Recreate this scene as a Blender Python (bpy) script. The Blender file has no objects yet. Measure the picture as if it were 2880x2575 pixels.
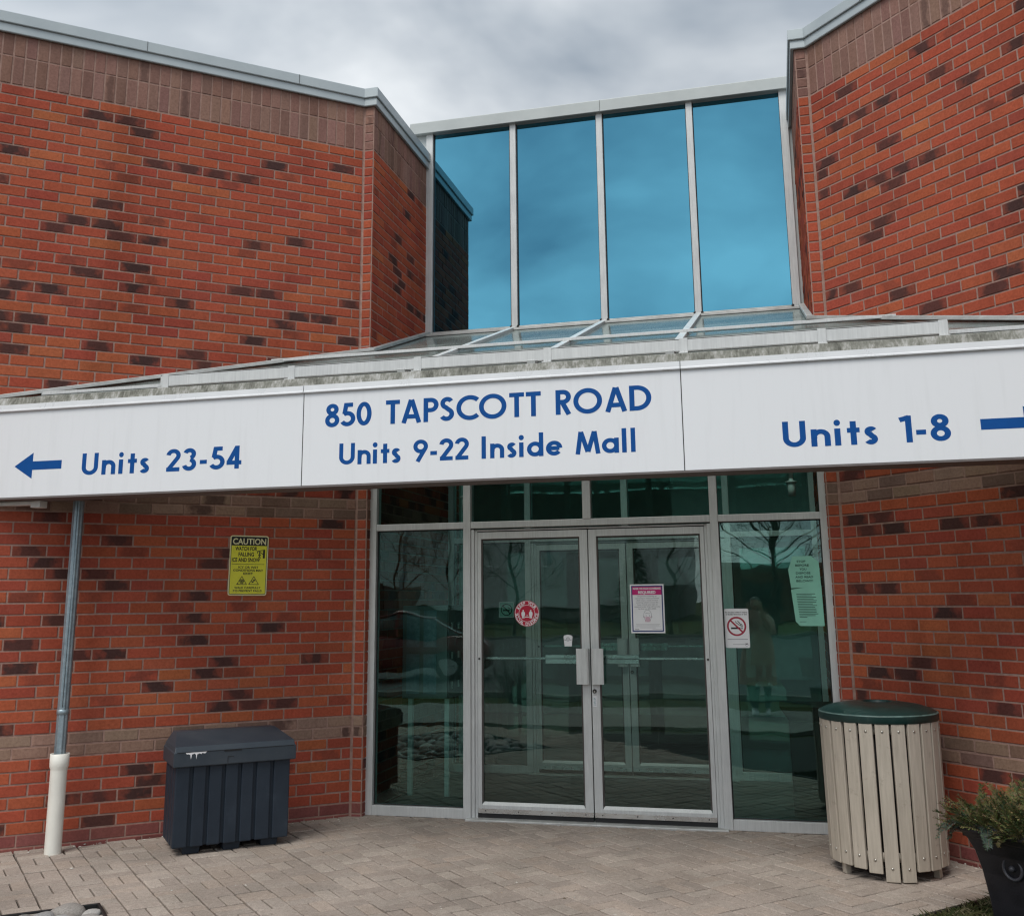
import bpy, bmesh, math, random
from mathutils import Vector, Matrix, noise as mnoise
R = math.radians
random.seed(7)
SC = bpy.context.scene
COL = SC.collection

# ------------------------------------------------------------------ camera, sky, sun, exposure
cam_d = bpy.data.cameras.new('camera')
cam = bpy.data.objects.new('camera', cam_d); COL.objects.link(cam)
cam_d.sensor_fit = 'HORIZONTAL'; cam_d.sensor_width = 36.0; cam_d.lens = 36.05
cam_d.shift_y = -0.0701; cam_d.clip_start = 0.02; cam_d.clip_end = 2000
PIT, ROL, YAW = R(11.799), R(-0.594), R(-14.158)
CAM = Vector((1.4482, -8.1797, 1.6577))
fw = Vector((math.sin(YAW), math.cos(YAW), 0)); rt = Vector((math.cos(YAW), -math.sin(YAW), 0)); up = Vector((0, 0, 1))
F = math.cos(PIT)*fw + math.sin(PIT)*up; U = -math.sin(PIT)*fw + math.cos(PIT)*up
Rv = math.cos(ROL)*rt + math.sin(ROL)*U; Uv = -math.sin(ROL)*rt + math.cos(ROL)*U
m = Matrix(((Rv.x, Uv.x, -F.x, CAM.x), (Rv.y, Uv.y, -F.y, CAM.y), (Rv.z, Uv.z, -F.z, CAM.z), (0, 0, 0, 1)))
cam.matrix_world = m
SC.camera = cam

SUN_EL, SUN_AZ = R(56), R(196)          # azimuth measured clockwise from +Y: behind the photographer, to the left
sun_dir = Vector((math.sin(SUN_AZ)*math.cos(SUN_EL), math.cos(SUN_AZ)*math.cos(SUN_EL), math.sin(SUN_EL)))
W = bpy.data.worlds.new('World'); SC.world = W; W.use_nodes = True
nt = W.node_tree; nt.nodes.clear()
def wn(t, **k):
    n = nt.nodes.new(t)
    for a, b in k.items(): setattr(n, a, b)
    return n
out = wn('ShaderNodeOutputWorld'); bg = wn('ShaderNodeBackground'); nt.links.new(bg.outputs[0], out.inputs[0])
bg.inputs['Strength'].default_value = 0.1
sky = wn('ShaderNodeTexSky', sky_type='NISHITA'); sky.sun_disc = False
sky.sun_elevation = SUN_EL; sky.sun_rotation = SUN_AZ
tc = wn('ShaderNodeTexCoord'); sep = wn('ShaderNodeSeparateXYZ'); nt.links.new(tc.outputs['Generated'], sep.inputs[0])
zz = wn('ShaderNodeMath', operation='ADD'); zz.inputs[1].default_value = 0.35; nt.links.new(sep.outputs['Z'], zz.inputs[0])
dx = wn('ShaderNodeMath', operation='DIVIDE'); nt.links.new(sep.outputs['X'], dx.inputs[0]); nt.links.new(zz.outputs[0], dx.inputs[1])
dy = wn('ShaderNodeMath', operation='DIVIDE'); nt.links.new(sep.outputs['Y'], dy.inputs[0]); nt.links.new(zz.outputs[0], dy.inputs[1])
comb = wn('ShaderNodeCombineXYZ'); nt.links.new(dx.outputs[0], comb.inputs[0]); nt.links.new(dy.outputs[0], comb.inputs[1])
n1 = wn('ShaderNodeTexNoise'); n1.inputs['Scale'].default_value = 2.3; n1.inputs['Detail'].default_value = 5; n1.inputs['Roughness'].default_value = 0.48; n1.inputs['Distortion'].default_value = 0.25
nt.links.new(comb.outputs[0], n1.inputs['Vector'])
ramp = wn('ShaderNodeValToRGB')
ramp.color_ramp.elements[0].position = 0.38; ramp.color_ramp.elements[0].color = (0.36, 0.42, 0.49, 1)
ramp.color_ramp.elements[1].position = 0.63; ramp.color_ramp.elements[1].color = (0.90, 0.94, 0.97, 1)
nt.links.new(n1.outputs[0], ramp.inputs[0])
# the overcast is brighter round the hidden sun
dot = wn('ShaderNodeVectorMath', operation='DOT_PRODUCT'); nt.links.new(tc.outputs['Generated'], dot.inputs[0]); dot.inputs[1].default_value = sun_dir
mr = wn('ShaderNodeMapRange'); mr.inputs[1].default_value = -0.6; mr.inputs[2].default_value = 1.0; mr.inputs[3].default_value = 4.9; mr.inputs[4].default_value = 11.5
nt.links.new(dot.outputs['Value'], mr.inputs[0])
mul = wn('ShaderNodeVectorMath', operation='SCALE'); nt.links.new(ramp.outputs[0], mul.inputs[0]); nt.links.new(mr.outputs[0], mul.inputs['Scale'])
mix = wn('ShaderNodeMix', data_type='RGBA'); mix.inputs[0].default_value = 0.94
nt.links.new(sky.outputs[0], mix.inputs[6]); nt.links.new(mul.outputs[0], mix.inputs[7]); nt.links.new(mix.outputs[2], bg.inputs['Color'])
sd = bpy.data.lights.new('sun', 'SUN'); sd.energy = 1.5; sd.angle = R(26); sd.color = (1.0, 0.96, 0.9)
so = bpy.data.objects.new('sun', sd); COL.objects.link(so); so.rotation_euler = sun_dir.to_track_quat('Z', 'Y').to_euler(); so.location = (0, -20, 30)
SC.view_settings.view_transform = 'Standard'; SC.view_settings.look = 'None'; SC.view_settings.exposure = 0.41; SC.view_settings.gamma = 1.0
SC.cycles.filter_width = 1.25; SC.cycles.sample_clamp_indirect = 4.0
SC.cycles.transparent_max_bounces = 24; SC.cycles.max_bounces = 12; SC.cycles.caustics_reflective = False; SC.cycles.caustics_refractive = False

# ------------------------------------------------------------------ node material helpers
class NM:
    def __init__(s, name):
        s.m = bpy.data.materials.new(name); s.m.use_nodes = True; s.t = s.m.node_tree; s.t.nodes.clear()
        s.o = s.n('ShaderNodeOutputMaterial')
    def n(s, t, ins=None, **k):
        x = s.t.nodes.new(t)
        for a, b in k.items(): setattr(x, a, b)
        for a, b in (ins or {}).items(): s.set(x, a, b)
        return x
    def set(s, x, a, b):
        i = x.inputs[a]
        if isinstance(b, bpy.types.NodeSocket): s.t.links.new(b, i)
        else:
            if isinstance(b, (tuple, list)) and len(b) == 3 and i.type == 'RGBA': b = (*b, 1)
            i.default_value = b
    def coord(s, out='Object', scale=(1, 1, 1)):
        c = s.n('ShaderNodeTexCoord'); mp = s.n('ShaderNodeMapping', {'Vector': c.outputs[out], 'Scale': scale}); return mp.outputs[0]
    def noise(s, vec, scale, detail=4, rough=0.55, dist=0.0):
        return s.n('ShaderNodeTexNoise', {'Vector': vec, 'Scale': scale, 'Detail': detail, 'Roughness': rough, 'Distortion': dist}).outputs[0]
    def ramp(s, f, stops):
        r = s.n('ShaderNodeValToRGB', {0: f}); e = r.color_ramp.elements
        while len(e) < len(stops): e.new(0.5)
        for q, (p, c) in zip(e, stops):
            q.position = p; q.color = (*c, 1) if len(c) == 3 else c
        return r.outputs[0]
    def rng(s, f, a, b, c, d):
        return s.n('ShaderNodeMapRange', {0: f, 1: a, 2: b, 3: c, 4: d}).outputs[0]
    def mix(s, f, a, b, mode='MIX'):
        return s.n('ShaderNodeMix', {0: f, 6: a, 7: b}, data_type='RGBA', blend_type=mode).outputs[2]
    def math(s, op, a, b=0.0):
        return s.n('ShaderNodeMath', {0: a, 1: b}, operation=op).outputs[0]
    def bump(s, h, st=0.3, d=0.01):
        return s.n('ShaderNodeBump', {'Height': h, 'Strength': st, 'Distance': d}).outputs[0]
    def pbr(s, col, rough=0.5, metal=0.0, normal=None, spec=0.5, **kw):
        b = s.n('ShaderNodeBsdfPrincipled', {'Base Color': col, 'Roughness': rough, 'Metallic': metal, 'Specular IOR Level': spec})
        if normal is not None: s.set(b, 'Normal', normal)
        for a, v in kw.items(): s.set(b, a, v)
        s.t.links.new(b.outputs[0], s.o.inputs[0]); return s.m

def simple(name, col, rough=0.5, metal=0.0, var=0.12, scale=6.0, bump=0.0, bscale=60.0, spec=0.5):
    q = NM(name); v = q.coord()
    f = q.noise(v, scale, 5); c = q.mix(1.0, (*col, 1), q.ramp(f, [(0.25, (1-var,)*3), (0.75, (1+var,)*3)]), 'MULTIPLY')
    n = q.bump(q.noise(v, bscale, 3), bump, 0.004) if bump else None
    return q.pbr(c, q.rng(f, 0.3, 0.7, max(rough-0.07, 0.02), rough+0.07), metal, n, spec)

def brick_mat(name, rough=0.85):
    q = NM(name)
    at = q.n('ShaderNodeAttribute', attribute_name='bcol'); uvn = q.n('ShaderNodeUVMap', uv_map='UVMap')
    rn = q.n('ShaderNodeAttribute', attribute_name='brnd')
    v = q.coord('Object')
    off = q.n('ShaderNodeVectorMath', {0: v, 1: rn.outputs['Color']}, operation='ADD').outputs[0]
    sx = q.n('ShaderNodeSeparateXYZ', {0: uvn.outputs[0]})
    big = q.noise(off, 9, 3); fine = q.noise(off, 55, 6, 0.65); vfine = q.noise(v, 260, 3)
    # kiln flash: dark heart fading to the brick ends
    du = q.math('ABSOLUTE', q.math('SUBTRACT', q.math('ADD', sx.outputs[0], q.rng(big, 0.3, 0.7, -0.28, 0.28)), 0.5))
    fl = q.rng(du, 0.22, 0.48, 1.0, 0.0)
    fl = q.math('MULTIPLY', fl, at.outputs['Alpha'])
    c = q.mix(fl, at.outputs['Color'], (0.070, 0.037, 0.034, 1))
    c = q.mix(1.0, c, q.ramp(fine, [(0.25, (0.74, 0.72, 0.70)), (0.55, (1, 1, 1)), (0.8, (1.18, 1.22, 1.2))]), 'MULTIPLY')
    scum = q.ramp(q.noise(off, 4.5, 5, 0.7), [(0.66, (0, 0, 0)), (0.8, (0.25, 0.25, 0.25))])
    c = q.mix(scum, c, (0.36, 0.23, 0.18, 1))
    vs = q.n('ShaderNodeVectorMath', {0: v, 1: (0.5, 0.5, 0.13)}, operation='MULTIPLY').outputs[0]
    weath = q.ramp(q.noise(vs, 3.2, 5, 0.65, 0.4), [(0.3, (0.74, 0.71, 0.70)), (0.52, (1, 1, 1)), (0.75, (1.10, 1.08, 1.06))])
    c = q.mix(1.0, c, weath, 'MULTIPLY')
    h = q.math('ADD', q.math('MULTIPLY', fine, 0.7), q.math('MULTIPLY', vfine, 0.4))
    return q.pbr(c, rough, 0, q.bump(h, 0.45, 0.004), 0.12)

M = {}
M['brick'] = brick_mat('brick')
q = NM('mortar'); v = q.coord(); f = q.noise(v, 30, 6)
M['mortar'] = q.pbr(q.ramp(f, [(0.3, (0.29, 0.18, 0.145)), (0.7, (0.41, 0.265, 0.22))]), 0.95, 0, q.bump(q.noise(v, 160, 4), 0.5, 0.003), 0.2)
# pavers
q = NM('paver'); at = q.n('ShaderNodeAttribute', attribute_name='bcol'); v = q.coord()
f = q.noise(v, 140, 4, 0.7); g = q.noise(v, 1.1, 4, 0.6)
c = q.mix(1.0, at.outputs['Color'], q.ramp(f, [(0.3, (0.7, 0.7, 0.7)), (0.5, (1, 1, 1)), (0.72, (1.4, 1.38, 1.35))]), 'MULTIPLY')
c = q.mix(1.0, c, q.ramp(g, [(0.3, (0.70, 0.70, 0.69)), (0.62, (1.04, 1.035, 1.03)), (0.75, (1.12, 1.11, 1.10))]), 'MULTIPLY')
c = q.mix(1.0, c, q.ramp(q.noise(v, 34, 5, 0.75), [(0.3, (0.80, 0.79, 0.78)), (0.52, (1, 1, 1)), (0.72, (1.16, 1.15, 1.14))]), 'MULTIPLY')
spk = q.ramp(q.noise(v, 420, 2, 0.5), [(0.70, (0, 0, 0)), (0.76, (0.5, 0.5, 0.5))]); c = q.mix(spk, c, (0.5, 0.47, 0.42, 1))
M['paver'] = q.pbr(c, 0.9, 0, q.bump(f, 0.6, 0.004), 0.25)
M['joint'] = simple('joint_sand', (0.022, 0.02, 0.016), 0.95, 0, 0.5, 25, 0.4, 120)
q = NM('alu'); v = q.coord(); f = q.noise(v, 5, 5, 0.6); vs = q.coord('Object', (30, 30, 2.0)); g = q.noise(vs, 3, 4)
c = q.mix(1.0, q.ramp(f, [(0.25, (0.56, 0.57, 0.565)), (0.75, (0.66, 0.67, 0.66))]), q.ramp(g, [(0.3, (0.9, 0.9, 0.9)), (0.7, (1.06, 1.06, 1.06))]), 'MULTIPLY')
M['alu'] = q.pbr(c, q.rng(g, 0.3, 0.7, 0.38, 0.5), 0.15, None, 0.4)
q = NM('alu_weathered'); v = q.coord(); f = q.noise(v, 7, 6, 0.65); g = q.noise(q.coord('Object', (2, 2, 14)), 6, 4)
c = q.mix(1.0, q.ramp(f, [(0.3, (0.42, 0.425, 0.41)), (0.7, (0.62, 0.625, 0.61))]), q.ramp(g, [(0.3, (0.85, 0.84, 0.82)), (0.7, (1.05, 1.05, 1.05))]), 'MULTIPLY')
M['alu_old'] = q.pbr(c, 0.5, 0.4, None, 0.4)
M['alu_bright'] = simple('alu_bright', (0.80, 0.81, 0.80), 0.28, 0.85, 0.06, 8)
M['gasket'] = simple('rubber_gasket', (0.02, 0.02, 0.02), 0.6)
M['black'] = simple('black_rubber', (0.012, 0.012, 0.013), 0.7)
q = NM('coping_metal'); v = q.coord(); f = q.noise(v, 2.2, 5, 0.6)
M['coping'] = q.pbr(q.ramp(f, [(0.3, (0.37, 0.42, 0.44)), (0.7, (0.45, 0.50, 0.515))]), 0.42, 0.15, None, 0.5)
q = NM('cornice_metal'); v = q.coord(); f = q.noise(v, 2.2, 5, 0.6)
M['cornice'] = q.pbr(q.ramp(f, [(0.3, (0.40, 0.43, 0.425)), (0.7, (0.48, 0.51, 0.50))]), 0.45, 0.1, None, 0.5)
# white sign face with faint dirt streaks
q = NM('sign_face'); v = q.coord(); st = q.noise(q.coord('Object', (9, 9, 0.7)), 2.2, 5, 0.6); sp = q.noise(v, 22, 4, 0.75)
sep2 = q.n('ShaderNodeSeparateXYZ', {0: v})
c = q.mix(q.ramp(st, [(0.52, (0, 0, 0)), (0.75, (0.22, 0.22, 0.22))]), (0.80, 0.815, 0.835, 1), (0.64, 0.65, 0.66, 1))
c = q.mix(q.ramp(sp, [(0.70, (0, 0, 0)), (0.80, (0.35, 0.35, 0.35))]), c, (0.52, 0.52, 0.50, 1))
M['sign'] = q.pbr(c, 0.42, 0, None, 0.4)
M['sign_edge'] = simple('sign_trim', (0.74, 0.75, 0.76), 0.3, 0.1, 0.08, 4)
# stained flashing: pale metal under lichen and black algae, streaked downwards
q = NM('stained_flashing'); v = q.coord(); a = q.noise(q.coord('Object', (1, 1, 0.25)), 16, 6, 0.7); b = q.noise(v, 2.0, 4, 0.6); d = q.noise(q.coord('Object', (26, 26, 1.2)), 3.0, 4, 0.6)
s = q.n('ShaderNodeSeparateXYZ', {0: v})
k = q.math('ADD', q.math('MULTIPLY', a, 0.55), q.math('ADD', q.math('MULTIPLY', b, 0.35), q.math('MULTIPLY', d, 0.3)))
c = q.ramp(k, [(0.44, (0.52, 0.53, 0.52)), (0.54, (0.38, 0.375, 0.35)), (0.62, (0.22, 0.22, 0.19)), (0.74, (0.09, 0.09, 0.075))])
M['stained'] = q.pbr(c, 0.8, 0, q.bump(a, 0.3, 0.004), 0.3)
M['blue'] = simple('blue_vinyl', (0.005, 0.076, 0.29), 0.6, 0, 0.08, 14, 0, 60, 0.15)
M['soffit'] = simple('soffit', (0.16, 0.14, 0.135), 0.7)
def glass(name, tint, refl, gl=(1, 1, 1), rough=0.0, wave=0.0, wscale=1.5):
    q = NM(name); q.m.blend_method = 'BLEND' if hasattr(q.m, 'blend_method') else None
    tr = q.n('ShaderNodeBsdfTransparent', {'Color': tint}); gs = q.n('ShaderNodeBsdfGlossy', {'Color': gl, 'Roughness': rough})
    lw = q.n('ShaderNodeFresnel', {'IOR': 1.5})
    if wave:
        nb = q.bump(q.noise(q.coord(), wscale, 2), wave, 0.02); q.set(gs, 'Normal', nb)
    fac = q.math('ADD', q.math('MULTIPLY', lw.outputs[0], refl[1]), refl[0])
    mx = q.n('ShaderNodeMixShader', {0: fac, 1: tr.outputs[0], 2: gs.outputs[0]}); q.t.links.new(mx.outputs[0], q.o.inputs[0]); return q.m
M['glass'] = glass('green_glass', (0.745, 0.935, 0.895), (0.036, 0.95), (0.74, 1, 0.95), 0.0, 0.14, 1.3)
M['door_glass'] = glass('clear_glass', (0.78, 0.89, 0.86), (0.028, 0.9), (0.88, 1, 0.97), 0.0, 0.10, 1.3)
q = NM('skylight_glass'); v = q.coord(); f = q.noise(v, 3.0, 5, 0.65)
tr = q.n('ShaderNodeBsdfTransparent', {'Color': (0.87, 0.90, 0.885, 1)}); dfz = q.n('ShaderNodeBsdfDiffuse', {'Color': (0.46, 0.50, 0.48, 1)}); gsz = q.n('ShaderNodeBsdfGlossy', {'Color': (0.8, 0.9, 0.9, 1), 'Roughness': 0.12}); lwz = q.n('ShaderNodeFresnel', {'IOR': 1.45})
m1 = q.n('ShaderNodeMixShader', {0: q.rng(f, 0.3, 0.7, 0.10, 0.34), 1: tr.outputs[0], 2: dfz.outputs[0]}); m2 = q.n('ShaderNodeMixShader', {0: q.math('MULTIPLY', lwz.outputs[0], 0.45), 1: m1.outputs[0], 2: gsz.outputs[0]})
q.t.links.new(m2.outputs[0], q.o.inputs[0]); M['sky_glass'] = q.m
M['lid_edge'] = simple('worn_lid_edge_highlight', (0.10, 0.16, 0.145), 0.45, 0, 0.4, 25)  # lighter rim colour holds both wear and a painted edge highlight
q = NM('blue_mirror_glass'); nb = q.bump(q.noise(q.coord(), 0.9, 2), 0.06, 0.03)
gs = q.n('ShaderNodeBsdfGlossy', {'Color': (0.106, 0.34, 0.465, 1), 'Roughness': 0.012, 'Normal': nb}); df = q.n('ShaderNodeBsdfDiffuse', {'Color': (0.005, 0.012, 0.018, 1)})
mx = q.n('ShaderNodeMixShader', {0: 0.95, 1: df.outputs[0], 2: gs.outputs[0]}); q.t.links.new(mx.outputs[0], q.o.inputs[0]); M['blue_glass'] = q.m
q = NM('galvanised'); v = q.coord(); f = q.noise(v, 24, 5, 0.7); g = q.noise(q.coord('Object', (6, 6, 0.6)), 3, 4)
c = q.mix(1.0, q.ramp(f, [(0.3, (0.24, 0.31, 0.35)), (0.7, (0.40, 0.48, 0.52))]), q.ramp(g, [(0.3, (0.75, 0.77, 0.78)), (0.7, (1.05, 1.05, 1.05))]), 'MULTIPLY')
M['galv'] = q.pbr(c, 0.42, 0.55)
M['pvc'] = simple('white_pvc', (0.80, 0.79, 0.72), 0.42, 0, 0.08, 5)
M['yellow'] = simple('yellow_sign', (0.74, 0.71, 0.045), 0.45, 0, 0.06, 8)
M['cream'] = simple('sign_border', (0.72, 0.68, 0.40), 0.45)
M['ink'] = simple('black_ink', (0.012, 0.012, 0.012), 0.5)
M['green_ink'] = simple('dark_green_ink', (0.02, 0.07, 0.055), 0.6)
M['grey_ink'] = simple('grey_ink', (0.22, 0.22, 0.25), 0.6)
M['white'] = simple('white_print', (0.78, 0.78, 0.80), 0.45, 0, 0.04)
M['red'] = simple('red_print', (0.46, 0.006, 0.035), 0.45, 0, 0.05)
M['crimson'] = simple('no_smoking_red', (0.36, 0.02, 0.05), 0.45, 0, 0.05)
M['magenta'] = simple('magenta_print', (0.52, 0.01, 0.16), 0.45, 0, 0.05)
M['navy'] = simple('navy_print', (0.02, 0.035, 0.16), 0.45, 0, 0.05)
M['green_paper'] = simple('green_paper', (0.25, 0.56, 0.44), 0.7, 0, 0.08, 12, 0.35, 14)
q = NM('navy_plastic'); v = q.coord(); f = q.noise(v, 5, 6, 0.65); g = q.noise(v, 190, 3)
c = q.ramp(f, [(0.3, (0.015, 0.023, 0.035)), (0.6, (0.021, 0.031, 0.045)), (0.8, (0.036, 0.05, 0.068))])
M['box'] = q.pbr(c, q.rng(f, 0.3, 0.7, 0.42, 0.6), 0, q.bump(g, 0.25, 0.002), 0.28)
q = NM('dusty_plastic'); v = q.coord(); f = q.noise(v, 3, 6, 0.6, 0.3)
c = q.ramp(f, [(0.35, (0.024, 0.036, 0.050)), (0.62, (0.040, 0.052, 0.065)), (0.85, (0.10, 0.105, 0.103))])
M['boxlid'] = q.pbr(c, 0.5, 0, q.bump(q.noise(v, 190, 3), 0.2, 0.002), 0.45)
q = NM('beige_slat'); v = q.coord(); f = q.noise(q.coord('Object', (14, 14, 1.2)), 4, 5, 0.6); g = q.noise(v, 9, 6, 0.75)
c = q.ramp(f, [(0.3, (0.38, 0.335, 0.275)), (0.7, (0.49, 0.435, 0.36))]); c = q.mix(q.ramp(g, [(0.60, (0, 0, 0)), (0.74, (0.6, 0.6, 0.6))]), c, (0.19, 0.155, 0.12, 1))
M['slat'] = q.pbr(c, 0.55, 0, q.bump(f, 0.25, 0.003), 0.35)
q = NM('green_lid'); v = q.coord(); f = q.noise(v, 8, 5, 0.65)
M['lid'] = q.pbr(q.ramp(f, [(0.3, (0.004, 0.026, 0.023)), (0.6, (0.012, 0.040, 0.036)), (0.8, (0.06, 0.085, 0.08))]), q.rng(f, 0.3, 0.7, 0.3, 0.45), 0, q.bump(q.noise(v, 260, 2), 0.15, 0.002), 0.5)
M['dark'] = simple('dark_liner', (0.006, 0.006, 0.007), 0.7)
M['bolt'] = simple('bolt_steel', (0.55, 0.53, 0.48), 0.3, 0.9)
M['pot'] = simple('black_planter', (0.012, 0.012, 0.016), 0.42, 0, 0.3, 7, 0.2, 120)
M['ring'] = simple('planter_ring', (0.05, 0.05, 0.06), 0.35)
M['leaf'] = None
q = NM('leaf'); at = q.n('ShaderNodeAttribute', attribute_name='bcol'); M['leaf'] = q.pbr(at.outputs['Color'], 0.7, 0, None, 0.3)
M['bark'] = simple('bark', (0.055, 0.042, 0.033), 0.9, 0, 0.3, 12, 0.6, 40)
q = NM('turf'); v = q.coord(); f = q.noise(v, 3, 6, 0.7); g = q.noise(v, 45, 4, 0.7)
c = q.mix(1.0, q.ramp(f, [(0.3, (0.035, 0.048, 0.014)), (0.7, (0.085, 0.088, 0.032))]), q.ramp(g, [(0.3, (0.5, 0.5, 0.5)), (0.7, (1.4, 1.4, 1.3))]), 'MULTIPLY')
M['turf'] = q.pbr(c, 0.95, 0, q.bump(g, 0.8, 0.03), 0.1)
M['asphalt'] = simple('asphalt', (0.065, 0.066, 0.068), 0.9, 0, 0.3, 30, 0.5, 300)
M['concrete'] = simple('concrete', (0.22, 0.21, 0.19), 0.9, 0, 0.2, 4, 0.4, 90)
M['floor'] = simple('dark_floor', (0.10, 0.10, 0.097), 0.55, 0, 0.25, 3)
M['mat'] = simple('door_mat', (0.018, 0.018, 0.018), 0.95, 0, 0.3, 40, 0.5, 200)
M['plaster'] = simple('plaster', (0.62, 0.65, 0.62), 0.85)
M['steelgrey'] = simple('mailbox_metal', (0.24, 0.25, 0.245), 0.45, 0.5, 0.2, 8)
M['metal_siding'] = simple('white_siding', (0.72, 0.73, 0.74), 0.6, 0, 0.08, 0.6)
M['stone_m'] = None
q = NM('river_stone'); oi = q.n('ShaderNodeObjectInfo'); v = q.coord(); f = q.noise(v, 9, 6, 0.7); g = q.noise(v, 60, 3, 0.6)
b = q.ramp(oi.outputs['Random'], [(0.0, (0.20, 0.195, 0.19)), (0.3, (0.30, 0.275, 0.25)), (0.6, (0.26, 0.27, 0.28)), (0.85, (0.50, 0.47, 0.43)), (1.0, (0.24, 0.20, 0.19))])
M['stone_m'] = q.pbr(q.mix(1.0, q.mix(1.0, b, q.ramp(f, [(0.3, (0.65, 0.65, 0.65)), (0.7, (1.3, 1.3, 1.3))]), 'MULTIPLY'), q.ramp(g, [(0.3, (0.8, 0.8, 0.8)), (0.7, (1.15, 1.15, 1.15))]), 'MULTIPLY'), 0.75, 0, q.bump(g, 0.3, 0.004), 0.35)
M['edging'] = simple('edging_plastic', (0.012, 0.012, 0.012), 0.5)
M['skin'] = simple('skin', (0.50, 0.30, 0.22), 0.5, 0, 0.05)
M['coat'] = simple('beige_coat', (0.52, 0.33, 0.27), 0.85, 0, 0.1, 10)
M['trouser'] = simple('dark_trousers', (0.03, 0.03, 0.035), 0.85)
M['hair'] = simple('dark_hair', (0.02, 0.014, 0.011), 0.6)
M['carpaint'] = simple('red_car_paint', (0.16, 0.012, 0.016), 0.18, 0.2, 0.03)
M['carglass'] = simple('car_glass', (0.02, 0.025, 0.028), 0.05)
M['tube'] = simple('white_tube', (0.75, 0.76, 0.74), 0.4)

# ------------------------------------------------------------------ mesh collector
class MB:
    def __init__(s): s.v = []; s.f = []; s.sm = []; s.mi = []; s.fc = []
    def add(s, vs, fs, smooth=False, mi=0, col=None):
        b = len(s.v); s.v += [tuple(x) for x in vs]
        for f in fs: s.f.append([b+i for i in f]); s.sm.append(smooth); s.mi.append(mi); s.fc.append(col or (1, 1, 1, 0))
        return s
    def box(s, x0, x1, y0, y1, z0, z1, mat=None, mi=0):
        vs = [Vector(p) for p in ((x0,y0,z0),(x1,y0,z0),(x1,y1,z0),(x0,y1,z0),(x0,y0,z1),(x1,y0,z1),(x1,y1,z1),(x0,y1,z1))]
        if mat is not None: vs = [mat @ p for p in vs]
        return s.add(vs, [(0,3,2,1),(4,5,6,7),(0,1,5,4),(1,2,6,5),(2,3,7,6),(3,0,4,7)], False, mi)
    def bar(s, a, b, w, h, upv=(0, 0, 1), ext=0.0):
        a, b = Vector(a), Vector(b); d = (b-a).normalized(); a = a-d*ext; b = b+d*ext
        sd = d.cross(Vector(upv)).normalized(); u2 = sd.cross(d)
        vs = []
        for p in (a, b):
            for sx, sz in ((-1,-1),(1,-1),(1,1),(-1,1)): vs.append(p+sd*sx*w/2+u2*sz*h/2)
        return s.add(vs, [(0,1,2,3),(7,6,5,4),(0,4,5,1),(1,5,6,2),(2,6,7,3),(3,7,4,0)])
    def tube(s, pts, rad, n=12, cap=True, smooth=True):
        pts = [Vector(p) for p in pts]
        if not isinstance(rad, (list, tuple)): rad = [rad]*len(pts)
        vs = []; ref = None
        for i, p in enumerate(pts):
            d = (pts[min(i+1, len(pts)-1)]-pts[max(i-1, 0)]).normalized()
            if ref is None: ref = d.orthogonal().normalized()
            a = (ref-d*ref.dot(d)).normalized(); ref = a; b = d.cross(a)
            for k in range(n):
                t = 2*math.pi*k/n; vs.append(p+(a*math.cos(t)+b*math.sin(t))*rad[i])
        fs = [(i*n+k, i*n+(k+1) % n, (i+1)*n+(k+1) % n, (i+1)*n+k) for i in range(len(pts)-1) for k in range(n)]
        s.add(vs, fs, smooth)
        if cap:
            b = len(s.v)-len(vs)
            s.f.append([b+k for k in reversed(range(n))]); s.f.append([b+(len(pts)-1)*n+k for k in range(n)])
            s.sm += [False, False]; s.mi += [0, 0]; s.fc += [(1,1,1,0)]*2
        return s
    def lathe(s, c, prof, n=32, smooth=True):
        c = Vector(c); vs = []
        for r, z in prof:
            for k in range(n):
                t = 2*math.pi*k/n; vs.append(c+Vector((r*math.cos(t), r*math.sin(t), z)))
        fs = [(i*n+k, i*n+(k+1) % n, (i+1)*n+(k+1) % n, (i+1)*n+k) for i in range(len(prof)-1) for k in range(n)]
        return s.add(vs, fs, smooth)
    def poly(s, pts, d=None):
        """flat polygon; with d an extrusion by vector d"""
        pts = [Vector(p) for p in pts]; n = len(pts)
        if d is None: return s.add(pts, [tuple(range(n))])
        d = Vector(d)
        return s.add(pts+[p+d for p in pts], [tuple(reversed(range(n))), tuple(range(n, 2*n))]+[(i, (i+1) % n, n+(i+1) % n, n+i) for i in range(n)])
    def build(s, name, mat, parent=None, bevel=0.0, attr=False):
        me = bpy.data.meshes.new(name); me.from_pydata(s.v, [], s.f)
        mats = mat if isinstance(mat, (list, tuple)) else [mat]
        for x in mats: me.materials.append(x)
        me.polygons.foreach_set('use_smooth', s.sm); me.polygons.foreach_set('material_index', s.mi)
        if attr:
            a = me.attributes.new('bcol', 'FLOAT_COLOR', 'FACE'); a.data.foreach_set('color', [x for c in s.fc for x in c])
        me.validate(); me.update()
        o = bpy.data.objects.new(name, me); COL.objects.link(o)
        if parent is not None: attach(o, parent)
        if bevel:
            b = o.modifiers.new('edge', 'BEVEL'); b.width = bevel; b.segments = 2; b.limit_method = 'ANGLE'; b.angle_limit = R(40)
        return o
def attach(o, p):
    o.parent = p; o.matrix_parent_inverse = wmat(p).inverted()
def wmat(o):
    mm = Matrix.LocRotScale(o.location, o.rotation_euler, o.scale)
    return wmat(o.parent) @ o.matrix_parent_inverse @ mm if o.parent else mm
def thing(name, label, cat, loc=(0, 0, 0), group=None):
    o = bpy.data.objects.new(name, None); COL.objects.link(o); o.location = loc; o.empty_display_size = 0.1
    return tag(o, label, cat, group)
def tag(o, label, cat, group=None):
    o['label'] = label; o['category'] = cat
    if group: o['group'] = group
    return o
def struct(o, kind='structure'): o['kind'] = kind; return o
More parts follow.
